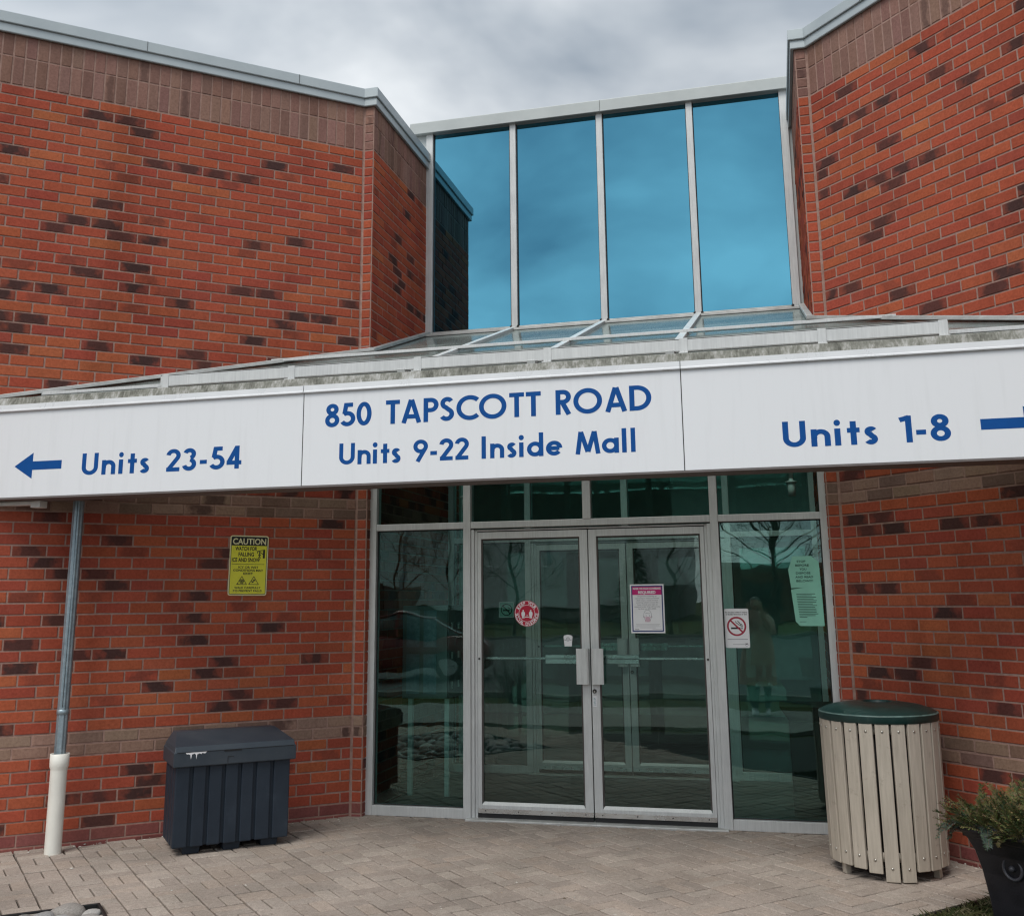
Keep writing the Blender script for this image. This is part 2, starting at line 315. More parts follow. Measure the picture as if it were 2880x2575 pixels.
def dup(root, loc, label=None, rotz=None):
    r = root.copy(); COL.objects.link(r); r.location = loc
    if rotz is not None: r.rotation_euler = (0, 0, rotz)
    if label: r['label'] = label
    for ch in list(root.children):
        c = ch.copy(); COL.objects.link(c); c.parent = r
        for g in ch.children:
            d = g.copy(); COL.objects.link(d); d.parent = c
    return r
# ------------------------------------------------------------------ brickwork
AL, AR = R(40.61), R(46.81)
LX, LY, RX, RY = -1.947, -0.116, 1.940, -0.116
BL, CH = 0.2383, 0.0828
YC = 1.36                                   # clerestory plane
uL = Vector((-math.cos(AL), -math.sin(AL), 0)); nL = Vector((math.sin(AL), -math.cos(AL), 0))
uR = Vector((math.cos(AR), -math.sin(AR), 0)); nR = Vector((-math.sin(AR), -math.cos(AR), 0))
ZB = [0.763+CH*i for i in range(-9, 60)]
BAND = [(0.600, 0.763), (2.336, 2.502)]
ZS = 5.650
ROWS = []                                   # (z0, z1, kind)
z = 0.600-CH*7
ROWS.append((-0.06, z, 'base'))
for i in range(7): ROWS.append((z+i*CH, z+(i+1)*CH, 'base' if i == 0 else 'red'))
for i in range(2): ROWS.append((0.600+i*0.0815, 0.600+(i+1)*0.0815, 'brown'))
for i in range(19): ROWS.append((0.763+i*CH, 0.763+(i+1)*CH, 'red'))
for i in range(2): ROWS.append((2.336+i*CH, 2.336+(i+1)*CH, 'brown'))
for i in range(38): ROWS.append((2.502+i*CH, 2.502+(i+1)*CH, 'red'))
rb = random.Random(11)
REDS = [(0.385, 0.086, 0.048), (0.396, 0.093, 0.049), (0.368, 0.080, 0.047), (0.408, 0.102, 0.050), (0.378, 0.088, 0.048), (0.345, 0.074, 0.048)]
ORG = [(0.43, 0.122, 0.055), (0.415, 0.112, 0.054), (0.405, 0.106, 0.055)]
BRN = [(0.275, 0.172, 0.128), (0.295, 0.186, 0.14), (0.25, 0.155, 0.118), (0.31, 0.20, 0.15), (0.20, 0.126, 0.10)]
SOL = [(0.262, 0.148, 0.118), (0.270, 0.154, 0.122), (0.255, 0.143, 0.114), (0.28, 0.16, 0.127), (0.23, 0.128, 0.104)]
def jit(c, a=0.08):
    k = 1+rb.uniform(-a, a); return tuple(max(0, x*k*(1+rb.uniform(-0.04, 0.04))) for x in c)
def brick_colour(kind, prev, p):
    """base colour and kiln-flash amount"""
    if kind == 'brown': return (*jit(rb.choice(BRN), 0.12), 0.75 if rb.random() < 0.08 else 0.0)
    if kind == 'base': return (*jit((0.25, 0.085, 0.075), 0.12), 0.0)
    if kind == 'soldier': return (*jit(rb.choice(SOL), 0.10), 0.5 if rb.random() < 0.07 else 0.0)
    cl = mnoise.noise(Vector((p[0]*0.9, p[1]*2.6, 3.1)))
    pd = 0.115+0.16*cl+(0.22 if prev else 0)
    x = rb.random()
    if x < pd: return (*jit((0.24, 0.065, 0.045)), rb.uniform(0.72, 1.0))
    if x < pd+0.05: return (*jit(REDS[0]), rb.uniform(0.25, 0.5))
    co = mnoise.noise(Vector((p[0]*0.7+9, p[1]*1.1, 7.7)))
    if rb.random() < 0.20+0.35*co: return (*jit(rb.choice(ORG)), 0.0)
    return (*jit(rb.choice(REDS)), 0.0)
class Wall:
    def __init__(s): s.v = []; s.f = []; s.mi = []; s.fc = []; s.uv = []; s.rn = []
    def brick(s, O, u, n, u0, u1, z0, z1, col, g=0.0062, d=0.0045):
        if u1-u0 < 0.012 or z1-z0 < 0.012: return
        O = Vector(O); b = len(s.v); e = 0.0028
        a0, a1, c0, c1 = u0+g+rb.uniform(-.001, .001), u1-g+rb.uniform(-.001, .001), z0+g+rb.uniform(-.0012, .0012), z1-g+rb.uniform(-.0012, .0012)
        dd = d+rb.uniform(-0.0015, 0.0015)
        def P(a, c, w): s.v.append(tuple(O+u*a+Vector((0, 0, c))+n*w))
        for a, c in ((a0, c0), (a1, c0), (a1, c1), (a0, c1)): P(a, c, -0.002)
        for a, c in ((a0, c0), (a1, c0), (a1, c1), (a0, c1)): P(a, c, dd-e*0.8)
        for a, c in ((a0+e, c0+e), (a1-e, c0+e), (a1-e, c1-e), (a0+e, c1-e)): P(a, c, dd+rb.uniform(-.0006, .0006))
        rev = u.cross(Vector((0, 0, 1))).dot(n) < 0
        fs = [(8, 9, 10, 11)]+[(i, (i+1) % 4, 4+(i+1) % 4, 4+i) for i in range(4)]+[(4+i, 4+(i+1) % 4, 8+(i+1) % 4, 8+i) for i in range(4)]
        uvs = {0:(0,0),1:(1,0),2:(1,1),3:(0,1)}
        r = (rb.uniform(0, 30), rb.uniform(0, 30), rb.uniform(0, 30), 1)
        for f in fs:
            f2 = tuple(reversed(f)) if rev else f
            s.f.append([b+i for i in f2]); s.uv += [uvs[i % 4] for i in f2]; s.mi.append(0); s.fc.append(col); s.rn.append(r)
    def quad(s, pts):
        b = len(s.v); s.v += [tuple(p) for p in pts]; s.f.append([b, b+1, b+2, b+3]); s.uv += [(0, 0)]*4; s.mi.append(1); s.fc.append((1,1,1,0)); s.rn.append((0,0,0,1))
    def build(s, name, parent):
        me = bpy.data.meshes.new(name); me.from_pydata(s.v, [], s.f)
        me.materials.append(M['brick']); me.materials.append(M['mortar'])
        me.polygons.foreach_set('material_index', s.mi)
        a = me.attributes.new('bcol', 'FLOAT_COLOR', 'FACE'); a.data.foreach_set('color', [x for c in s.fc for x in c])
        a = me.attributes.new('brnd', 'FLOAT_COLOR', 'FACE'); a.data.foreach_set('color', [x for c in s.rn for x in c])
        l = me.uv_layers.new(name='UVMap'); l.data.foreach_set('uv', [x for c in s.uv for x in c])
        me.update(); o = bpy.data.objects.new(name, me); COL.objects.link(o); attach(o, parent); return o
def lay(w, O, u, n, length, s0, seed, u00=0.006):
    """running bond from a corner: first joint at s0 on the even rows, half a brick off on the others"""
    rb.seed(seed)
    for i, (z0, z1, kind) in enumerate(ROWS):
        j = s0 if i % 2 == 0 else s0+BL/2
        if kind == 'base': j += 0.05
        a = u00; prev = False
        while a < length:
            b = min(j+rb.uniform(-0.004, 0.004), length)
            c = brick_colour(kind, prev, ((a+b)/2+seed*13.7, z0)); prev = c[3] > 0.7
            w.brick(O, u, n, a, b, z0, z1, c, 0.0062 if kind != 'base' else 0.0055)
            a = b; j += BL
    for k, (z0, z1) in enumerate(((ZS+0.002, ZS+0.240), (ZS+0.240, ZS+0.478))):
        a = u00
        while a < length:
            b = min(a+0.0845, length); w.brick(O, u, n, a, b, z0, z1, brick_colour('soldier', 0, (a, z0)), 0.0066, 0.0042); a = b
def brick_wall(label, O, u, n, sgn, s0, seed, length):
    t = thing('brick_wall', label, 'brick wall', (O[0], O[1], 0))
    w = Wall(); lay(w, O, u, n, length, s0, seed)
    e = Vector(O)+u*length
    w.quad([Vector((O[0], O[1], -0.1)), Vector((O[0], O[1], 6.13)), e+Vector((0, 0, 6.13)), e+Vector((0, 0, -0.1))])
    w.build('brick_facing', t)
    # corner piece: one header per course, square to the street, then the return into the bay
    w = Wall(); rb.seed(seed+1); ax = Vector((-sgn, 0, 0))        # from corner toward the bay centre
    W0 = 0.094
    for i, (z0, z1, kind) in enumerate(ROWS): w.brick(O, ax, Vector((0, -1, 0)), 0.008, W0, z0, z1, brick_colour(kind if kind != 'red' or rb.random() > 1 else 'red', True if False else 0, (9, z0)) if kind != 'red' else (*jit(rb.choice(REDS), 0.1), 0.0))
    zz = ZS
    while zz < 6.1:
        w.brick(O, ax, Vector((0, -1, 0)), 0.008, W0, zz, zz+CH, (*jit(rb.choice(SOL), 0.25), 0.4 if rb.random() < 0.3 else 0)); zz += CH
    A = Vector(O)+ax*0.096
    w.quad([Vector((O[0], O[1], -0.1)), Vector((O[0], O[1], 6.13)), A+Vector((0, 0, 6.13)), A+Vector((0, 0, -0.1))])
    w.build('corner_bricks', t)
    w = Wall(); lay(w, A, Vector((0, 1, 0)), Vector((-sgn, 0, 0)), 2.6, 0.16, seed+2, 0.004)
    w.quad([A+Vector((0, 0, -0.1)), A+Vector((0, 0, 6.13)), A+Vector((0, 2.6, 6.13)), A+Vector((0, 2.6, -0.1))])
    w.build('return_wall', t)
    # two-step metal coping swept round the corner
    path = [Vector(O)+u*length, Vector(O), A, A+Vector((0, 3.2, 0))]
    def off(d):
        nn = [n, Vector((0, -1, 0)), Vector((-sgn, 0, 0))]; res = []
        for i, p in enumerate(path):
            if i == 0: q_ = p+nn[0]*d
            elif i == 3: q_ = p+nn[2]*d
            else:
                bis = (nn[i-1]+nn[i]).normalized(); q_ = p+bis*(d/bis.dot(nn[i]))
            res.append(q_)
        return res
    def sweep(prof, name):
        mb = MB(); rings = [[p+Vector((0, 0, zc)) for p in off(d)] for d, zc in prof]
        vs = [p for r in rings for p in r]; fs = []
        for j in range(len(prof)-1):
            for i in range(3): fs.append((j*4+i, j*4+i+1, (j+1)*4+i+1, (j+1)*4+i))
        mb.add(vs, fs); o = mb.build(name, M['coping'], t); return o
    k = -1 if False else 1
    sweep([(0.006, 6.075), (0.030, 6.072), (0.033, 6.078), (0.031, 6.150), (0.026, 6.152)], 'coping_drip')
    sweep([(0.031, 6.148), (0.045, 6.146), (0.048, 6.152), (0.046, 6.236), (0.040, 6.242), (-0.05, 6.256), (-0.34, 6.262), (-0.36, 6.25), (-0.36, 6.0)], 'coping')
    for dist in (0.62, 1.9, 3.1):
        mb = MB(); p = Vector(O)+u*dist
        mm = Matrix.Translation(p+n*0.0475) @ Matrix.Rotation(math.atan2(u.y, u.x), 4, 'Z')
        mb.box(-0.0015, 0.0015, -0.0015, 0.0022, 6.150, 6.238, mm); mb.build('coping_seam', M['gasket'], t)
    # core behind the facing keeps light out
    mb = MB(); back = -n*0.30
    vs = []
    for z_ in (-0.1, 6.12):
        for p in (Vector(O)-n*0.003, e-n*0.003, e+back, A+Vector((sgn*0.30, 2.6, 0)), A+Vector((sgn*0.003, 2.6, 0)), A+Vector((sgn*0.003, 0.004, 0)), Vector(O)+Vector((sgn*0.0, 0.004, 0))): vs.append(p+Vector((0, 0, z_)))
    nn = 7
    mb.add(vs, [tuple(range(nn)), tuple(range(nn, 2*nn))]+[(i, (i+1) % nn, nn+(i+1) % nn, nn+i) for i in range(1, nn-1)])
    mb.build('wall_core', M['mortar'], t)
    return t
brick_wall('red brick wall carrying the yellow caution sign, with the grey downspout at its foot', (LX, LY, 0), uL, nL, -1, 0.0859, 21, 5.2)
brick_wall('red brick wall behind the slatted litter bin and the black planter', (RX, RY, 0), uR, nR, 1, 0.1381, 53, 4.8)

# ------------------------------------------------------------------ clerestory of blue mirror glass
CX = [-1.815+0.8975*i for i in range(5)]; CZ0, CZ1 = 4.31, 6.44
t = thing('clerestory_window', 'tall band of four blue mirror glass panes above the entrance canopy, metal cornice on top', 'window', (-0.02, YC, 4.2))
for i in range(4):
    MB().box(CX[i]+0.01, CX[i+1]-0.01, YC+0.012, YC+0.03, CZ0-0.02, CZ1+0.05).build('mirror_pane', M['blue_glass'], t)
for i, x in enumerate(CX):
    w = 0.031 if i in (1, 2, 3) else 0.036
    MB().box(x-w, x+w, YC-0.035, YC+0.012, CZ0-0.10, CZ1+0.06).build('mullion', M['alu'], t, 0.003)
    if i < 4:
        MB().box(x+w, CX[i+1]-w, YC-0.030, YC+0.012, CZ0-0.065, CZ0).build('sill_rail', M['alu_old'], t, 0.003)
        mb = MB(); x2 = CX[i+1]-w
        for a, b, c, d in ((x+w, x+w+0.008, CZ0, CZ1+0.06), (x2-0.008, x2, CZ0, CZ1+0.06), (x+w+0.008, x2-0.008, CZ0, CZ0+0.008)):
            mb.box(a, b, YC-0.004, YC+0.0125, c, d)
        mb.build('gasket', M['gasket'], t)
MB().box(CX[0]-0.03, CX[4]+0.03, YC-0.02, YC+0.02, CZ1+0.06, CZ1+0.12).build('head_shadow_gap', M['gasket'], t)
mb = MB(); x0, x1 = -2.02, 2.02
pr = [(YC-0.02, 6.462), (YC-0.075, 6.458), (YC-0.078, 6.463), (YC-0.078, 6.580), (YC-0.07, 6.588), (YC+0.5, 6.60), (YC+0.5, 6.462)]
n = len(pr); mb.add([(x0, a, b) for a, b in pr]+[(x1, a, b) for a, b in pr], [tuple(range(n)), tuple(reversed(range(n, 2*n)))]+[(i, n+i, n+(i+1) % n, (i+1) % n) for i in range(n)])
mb.build('cornice', M['cornice'], t, 0.003)
MB().box(-0.0015, 0.0015, YC-0.0800, YC-0.078, 6.463, 6.578).build('cornice_seam', M['gasket'], t)
for a, b in ((-2.02, CX[0]-0.036), (CX[4]+0.036, 2.0)):
    MB().box(a, b, YC-0.012, YC+0.03, 4.2, 6.46).build('side_panel', M['cornice'], t)
MB().box(CX[0], CX[4], YC+0.032, YC+0.06, 4.0, 6.46).build('back_panel', M['dark'], t)
# silicone blobs at the mullion feet
mb = MB()
for x in CX[1:]:
    for sx in (-0.035, 0.035): mb.lathe((x+sx, YC-0.036, CZ0-0.005), [(0.001, -0.014), (0.011, -0.01), (0.013, 0.004), (0.006, 0.012), (0.001, 0.014)], 8)
mb.build('sealant', M['gasket'], t)
# flat roof behind it; unseen gap between decks added to light the interior
struct(MB().box(-6, 6, YC+0.45, 2.2, 6.2, 6.3).build('roof_deck', M['soffit'])); struct(MB().box(-6, 6, 3.8, 13, 6.2, 6.3).build('roof_deck', M['soffit']))

# ------------------------------------------------------------------ ground
struct(MB().box(-400, 400, -400, 60, -0.30, -0.09).build('ground', M['turf']))
struct(MB().box(-60, 60, -38, -10.6, -0.10, -0.085).build('parking_lot', M['asphalt']))
pav = MB(); rb.seed(5)
# basket weave at 45 degrees: two flat, two upright
d1 = Vector((1, -1, 0)).normalized(); d2 = Vector((1, 1, 0)).normalized(); PO = Vector((-2.72, -2.32, 0))
E1 = Vector((2.051, -1.944, 0)); Ed = Vector((0.694, 0.72, 0)); En = Vector((0.72, -0.694, 0))   # paving edge beside the lawn
def inside(p):
    if p.y > 0.06 or p.y < -5.6 or abs(p.x) > 6.5: return False
    if (p-E1).dot(En) > -0.005: return False
    if (p-Vector((LX, LY, 0))).dot(nL) < -0.02: return False
    if (p-Vector((RX, RY, 0))).dot(nR) < -0.02 and p.x > 1.9: return False
    b0 = p-Vector((-2.371, -2.695, 0))               # stone bed
    if b0.dot(Vector((-0.77, -0.638, 0))) > 0 and b0.dot(Vector((0.69, -0.724, 0))) > 0 and b0.dot(Vector((-0.77, -0.638, 0))) < 1.9 and b0.dot(Vector((0.69, -0.724, 0))) < 1.7: return False
    return True
PC = [(0.368, 0.312, 0.270), (0.382, 0.326, 0.282), (0.35, 0.297, 0.258), (0.38, 0.316, 0.268), (0.362, 0.312, 0.272), (0.40, 0.346, 0.30)]
def paver(c, a, b, la, lb):
    c = c+a*rb.uniform(-.0015, .0015)+b*rb.uniform(-.0015, .0015)
    if not inside(c): return
    g = 0.0034+rb.random()*0.0022; e = 0.004; zt = rb.uniform(-0.003, 0.0015); ang = rb.uniform(-0.008, 0.008)
    a2 = a*math.cos(ang)+b*math.sin(ang); b2 = b*math.cos(ang)-a*math.sin(ang)
    ring = lambda m_, z_: [c+a2*sx*(la/2-m_)+b2*sy*(lb/2-m_)+Vector((0, 0, z_+sx*tx+sy*ty)) for sx, sy in ((-1,-1),(1,-1),(1,1),(-1,1))]
    tx, ty = rb.uniform(-.0012, .0012), rb.uniform(-.0012, .0012)
    vs = ring(g, -0.03)+ring(g, zt-0.0045)+ring(g+e, zt)
    k = rb.uniform(0.93, 1.07); col = tuple(x*k for x in rb.choice(PC))
    fs = [(8, 9, 10, 11)]+[(i, (i+1) % 4, 4+(i+1) % 4, 4+i) for i in range(4)]+[(4+i, 4+(i+1) % 4, 8+(i+1) % 4, 8+i) for i in range(4)]
    if a.cross(b).z < 0: fs = [tuple(reversed(f)) for f in fs]
    pav.add(vs, fs, False, 0, (*col, 0))
for i in range(-45, 46):
    for j in range(-45, 46):
        c = PO+d1*(0.2*i)+d2*(0.2*j)
        if (i+j) % 2 == 0:
            for s_ in (-.05, .05): paver(c+d1*s_, d2, d1, 0.2, 0.1)
        else:
            for s_ in (-.05, .05): paver(c+d2*s_, d1, d2, 0.2, 0.1)
struct(pav.build('paving', M['paver'], None, 0, True))
struct(MB().box(-7, 7, -5.62, 0.02, -0.06, -0.021).build('paving_bed', M['joint']))
struct(MB().box(-40, 40, -8.9, -6.3, -0.085, -0.035).build('path', M['concrete']))
struct(MB().box(-40, 40, -10.75, -10.6, -0.085, 0.03).build('kerb', M['concrete'], None, 0.015))
struct(MB().box(-60, 60, -38.2, -38.0, -0.085, 0.05).build('kerb', M['concrete'], None, 0.015))
# lawn wedge right of the paving
mb = MB(); pts = [E1-Ed*0.9, E1+Ed*0.9, Vector((3.2, -1.35, 0)), Vector((6, -4.2, 0)), Vector((6, -5.6, 0)), Vector((4.2, -5.6, 0))]
mb.poly([p+En*0.05+Vector((0, 0, -0.016)) for p in pts[:2]]+[p+Vector((0, 0, -0.016)) for p in pts[2:]])
struct(mb.build('lawn', M['turf']))
rb.seed(3); gm = MB(); GC = [(0.050, 0.062, 0.018), (0.035, 0.050, 0.014), (0.075, 0.078, 0.026), (0.12, 0.105, 0.05), (0.16, 0.14, 0.08)]
for i in range(9000):
    p = E1+Ed*rb.uniform(-0.85, 1.3)+En*(0.035+abs(rb.gauss(0, 0.38))); h = rb.uniform(0.012, 0.05); a = rb.uniform(0, 6.28); w = 0.0022
    l = Vector((rb.gauss(0, 1), rb.gauss(0, 1), 0))*0.5*h*1.6; sd_ = Vector((math.cos(a), math.sin(a), 0))*w
    b0 = p+Vector((0, 0, -0.018)); gm.add([b0-sd_, b0+sd_, b0+l*0.45+sd_*0.7+Vector((0, 0, h*0.7)), b0+l+Vector((0, 0, h))], [(0, 1, 2, 3)], False, 0, (*rb.choice(GC), 0))
struct(gm.build('grass', M['leaf'], None, 0, True), 'stuff')
# steel edging between paving and lawn
mb = MB(); mb.bar(E1-Ed*1.2+En*0.012+Vector((0, 0, -0.028)), E1+Ed*0.78+En*0.012+Vector((0, 0, -0.028)), 0.022, 0.062)
tag(mb.build('edging_strip', M['edging'], None, 0.002), 'dark edging strip between the pavers and the lawn', 'edging')
# bits of grit, butts and leaf on the paving
rg = random.Random(77); gt = MB()
for i in range(170):
    if i < 60: p = Vector((rg.uniform(-3.5, 2.2), rg.uniform(-2.9, -0.2), 0))
    elif i < 130: k_ = rg.uniform(0.05, 2.6); p = Vector((LX, LY, 0))+uL*k_+nL*abs(rg.gauss(0.02, 0.06))
    else: k_ = rg.uniform(0.05, 1.4); p = Vector((RX, RY, 0))+uR*k_+nR*abs(rg.gauss(0.02, 0.06))
    if not inside(p) and (p-Vector((LX, LY, 0))).dot(nL) < 0: continue
    r_ = rg.uniform(0.003, 0.008); a_ = rg.uniform(0, 6.28); e1 = Vector((math.cos(a_), math.sin(a_), 0))*r_*rg.uniform(1, 2.6); e2 = Vector((-math.sin(a_), math.cos(a_), 0))*r_
    c_ = rg.choice([(0.55, 0.53, 0.48), (0.30, 0.24, 0.18), (0.12, 0.09, 0.06), (0.40, 0.37, 0.33), (0.65, 0.62, 0.56)]); h_ = Vector((0, 0, r_*0.8))
    gt.add([p-e1, p-e2, p+e1, p+e2, p+h_], [(0, 1, 4), (1, 2, 4), (2, 3, 4), (3, 0, 4)], False, 0, (*c_, 0))
struct(gt.build('grit', M['leaf'], None, 0, True), 'stuff')
M['bg'] = simple('bronze_gasket', (0.07, 0.06, 0.055), 0.6); M['teal'] = simple('teal_print', (0.2, 0.36, 0.38))
# ------------------------------------------------------------------ storefronts (outer and inner) sharing one builder
HW = 1.855
def storefront(Y, label, cat, top, outer=True):
    t = thing('entrance_glazing', label, cat, (0, Y, 0))
    A = M['alu']
    def fr(name, x0, x1, z0, z1, y0=-0.05, y1=0.055, mat=None, bev=0.003): return MB().box(x0, x1, Y+y0, Y+y1, z0, z1).build(name, mat or A, t, bev)
    for s in (-1, 1):
        a, b = sorted((s*1.79, s*HW)); fr('jamb', a, b, 0.0, top)
        a, b = sorted((s*0.968, s*1.030)); fr('mullion', a, b, 0.0, top, -0.052)
        a, b = sorted((s*1.030, s*1.79)); fr('sill_rail', a, b, 0.0, 0.075, -0.046); fr('transom', a, b, 2.239, 2.292, -0.046)
        fr('side_pane', a+0.001, b-0.001, 0.075, 2.239, -0.003, 0.005, M['glass'], 0)
        fr('transom_pane', a+0.001, b-0.001, 2.292, top-0.05, -0.003, 0.005, M['glass'], 0)
        mb = MB()
        for x in (a, b-0.008): mb.box(x, x+0.008, Y-0.012, Y-0.0035, 0.075, 2.239)
        mb.box(a+0.008, b-0.008, Y-0.012, Y-0.0035, 0.075, 0.083); mb.box(a+0.008, b-0.008, Y-0.012, Y-0.0035, 2.231, 2.239)
        mb.build('gasket', M['gasket'], t)
        a, b = sorted((s*0.033, s*0.968)); fr('transom_pane', a, b, 2.292, top-0.05, -0.003, 0.005, M['glass'], 0)
        # door frame with stepped stop
        a, b = sorted((s*0.940, s*0.968)); fr('door_frame', a, b, 0.0, 2.228, -0.036)
        a, b = sorted((s*0.918, s*0.940)); fr('door_stop', a, b, 0.0, 2.228, -0.022)
    fr('transom', -0.968, 0.968, 2.239, 2.292, -0.046); fr('mullion', -0.033, 0.033, 2.292, top, -0.05)
    fr('header', -HW, HW, top-0.05, top, -0.045)
    fr('door_head', -0.918, 0.918, 2.215, 2.228, -0.03)
    MB().box(-0.918, 0.918, Y-0.018, Y+0.03, 2.209, 2.215).build('shadow_gap', M['black'], t)
    mb = MB(); mb.box(-1.0, 1.0, Y-0.11, Y+0.06, -0.012, 0.012); mb.build('threshold', M['alu_old'], t, 0.004)
    for s in (-1, 1):
        d = MB()
        ho, hi = s*0.916, s*0.004                   # hinge edge and meeting edge
        def bx(m_, a, b, *r): a, b = sorted((a, b)); m_.box(a, b, *r)
        bx(d, ho, s*0.884, Y-0.024, Y+0.022, 0.052, 2.207); bx(d, s*0.068, hi, Y-0.024, Y+0.022, 0.052, 2.207)
        bx(d, s*0.884, s*0.068, Y-0.024, Y+0.022, 2.152, 2.207); bx(d, s*0.884, s*0.068, Y-0.024, Y+0.022, 0.052, 0.105)
        door = d.build('door', A, t, 0.002)
        a, b = sorted((s*0.884, s*0.068))
        # bevelled glazing bead that catches the sky
        mb = MB(); mb.add([(a, Y-0.024, 0.105), (b, Y-0.024, 0.105), (b-0.012, Y-0.006, 0.127), (a+0.012, Y-0.006, 0.127), (a+0.012, Y+0.01, 0.127), (b-0.012, Y+0.01, 0.127)], [(0, 1, 2, 3), (3, 2, 5, 4)]); mb.build('glazing_bead', M['alu'], door)
        mb = MB(); mb.box(a, a+0.012, Y-0.014, Y-0.004, 0.127, 2.152); mb.box(b-0.012, b, Y-0.014, Y-0.004, 0.127, 2.152); mb.box(a+0.012, b-0.012, Y-0.014, Y-0.004, 2.140, 2.152)
        mb.build('gasket', M['bg'], door)
        MB().box(a+0.002, b-0.002, Y-0.003, Y+0.004, 0.118, 2.150).build('pane', M['door_glass'], door)
        x0, x1 = sorted((ho, hi)); MB().box(x0+0.002, x1-0.002, Y-0.027, Y-0.0245, 0.046, 0.080).build('kick_strip', M['alu_bright'], door)
        mb = MB()
        for i in range(4):
            x = x0+0.06+(x1-x0-0.12)*i/3; mb = MB(); mb.tube([(x, Y-0.0268, 0.064), (x, Y-0.0285, 0.064)], 0.0048, 8); mb.build('screw', M['gasket'], door)
        MB().box(x0+0.002, x1-0.002, Y-0.02, Y+0.015, 0.013, 0.053).build('door_sweep', M['black'], door)
        # pull handle: folded plate standing off the meeting stile
        mb = MB(); h0, h1 = 1.018, 1.286
        prof = [(s*0.010, -0.026), (s*0.012, -0.062), (s*0.024, -0.070), (s*0.034, -0.073), (s*0.092, -0.073), (s*0.106, -0.068), (s*0.108, -0.060)]
        inn = [(s*0.104, -0.058), (s*0.102, -0.064), (s*0.090, -0.068), (s*0.036, -0.068), (s*0.026, -0.064), (s*0.018, -0.060), (s*0.017, -0.026)]
        pr = prof+inn; n = len(pr)
        mb.add([(x, Y+y, h0) for x, y in pr]+[(x, Y+y, h1) for x, y in pr], [tuple(range(n)), tuple(range(n, 2*n))]+[(i, (i+1) % n, n+(i+1) % n, n+i) for i in range(n)])
        mb.build('pull_handle', M['alu'], door, 0.0008)
        # exit bar on the inside
        mb = MB(); a2, b2 = sorted((s*0.886, s*0.07)); mb.box(a2, b2, Y+0.045, Y+0.062, 1.196, 1.215); mb.build('push_bar', M['alu_bright'], door, 0.003)
        a2, b2 = sorted((s*0.066, s*0.372)); mb = MB(); mb.box(a2, b2, Y+0.022, Y+0.085, 1.165, 1.235); mb.box(a2, b2, Y+0.022, Y+0.095, 1.198, 1.212); mb.build('push_bar_housing', M['alu_bright'], door, 0.004)
        if s > 0:
            mb = MB(); mb.tube([(0.026, Y-0.0245, 0.965), (0.026, Y-0.032, 0.965)], 0.0155, 20); lk = mb.build('lock', M['gasket'], door, 0.001)
            mb = MB(); mb.tube([(0.026, Y-0.0322, 0.962), (0.026, Y-0.0335, 0.962)], 0.0065, 12); mb.build('keyway', M['bolt'], door)
            if outer:
                MB().box(0.012, 0.040, Y-0.0252, Y-0.0246, 0.850, 0.930).build('instruction_label', M['white'], door)
                mb = MB()
                for i in range(6): mb.box(0.016+0.001*(i % 2), 0.036-0.003*(i % 3), Y-0.0256, Y-0.0253, 0.862+i*0.010, 0.866+i*0.010)
                mb.build('instruction_print', M['teal'], door)
    mb = MB()
    for x in (-0.902, 0.902): mb = MB(); mb.tube([(x, Y-0.0242, 1.205), (x, Y-0.029, 1.205)], 0.008, 12); mb.build('pivot_cap', M['gasket'], t)
    return t
storefront(0.0, 'outer aluminium entrance with green side panes and two glazed doors, facing the pavers', 'entrance', 3.74)
storefront(2.15, 'inner aluminium entrance with a second pair of doors, seen behind the outer glass', 'entrance', 3.4, False)

# ------------------------------------------------------------------ vestibule and corridor
struct(MB().box(-1.9, 1.9, 0.055, 2.095, -0.04, 0.004).build('floor', M['floor']))
struct(MB().box(-4.5, 4.5, 2.21, 12, -0.04, 0.004).build('floor', M['floor']))
struct(MB().box(-4.6, -4.5, 2.6, 12, 0, 3.4).build('wall', M['plaster'])); struct(MB().box(4.5, 4.6, 2.6, 12, 0, 3.4).build('wall', M['plaster']))
struct(MB().box(-4.6, 4.6, 7.5, 7.6, 0, 3.4).build('wall', M['plaster'])); struct(MB().box(-4.6, 4.6, 2.10, 2.25, 3.4, 3.5).build('ceiling', M['plaster'])); struct(MB().box(-4.6, 4.6, 3.7, 12, 3.4, 3.5).build('ceiling', M['plaster']))  # ceiling left open below the roof gap, an unseen opening added for daylight
struct(MB().box(-4.5, -1.86, 2.60, 2.7, 0, 3.4).build('wall', M['plaster'])); struct(MB().box(1.86, 4.5, 2.60, 2.7, 0, 3.4).build('wall', M['plaster']))
struct(MB().box(-1.86, 1.86, 2.10, 2.2, 3.4, 6.1).build('wall', M['plaster']))
mb = MB(); mb.box(0.2, 4.4, 5.0, 5.3, 2.62, 3.39); mb.build('bulkhead', M['plaster']); struct(bpy.data.objects['bulkhead'])
tag(MB().box(-0.75, 0.75, 0.28, 0.62, 0.006, 0.018).build('door_mat', M['mat'], None, 0.003), 'dark mat on the vestibule floor just inside the outer doors', 'mat')
tag(MB().box(-0.45, 0.95, 2.6, 4.4, 0.006, 0.018).build('door_mat', M['mat'], None, 0.003), 'large dark mat on the floor beyond the inner doors', 'mat')
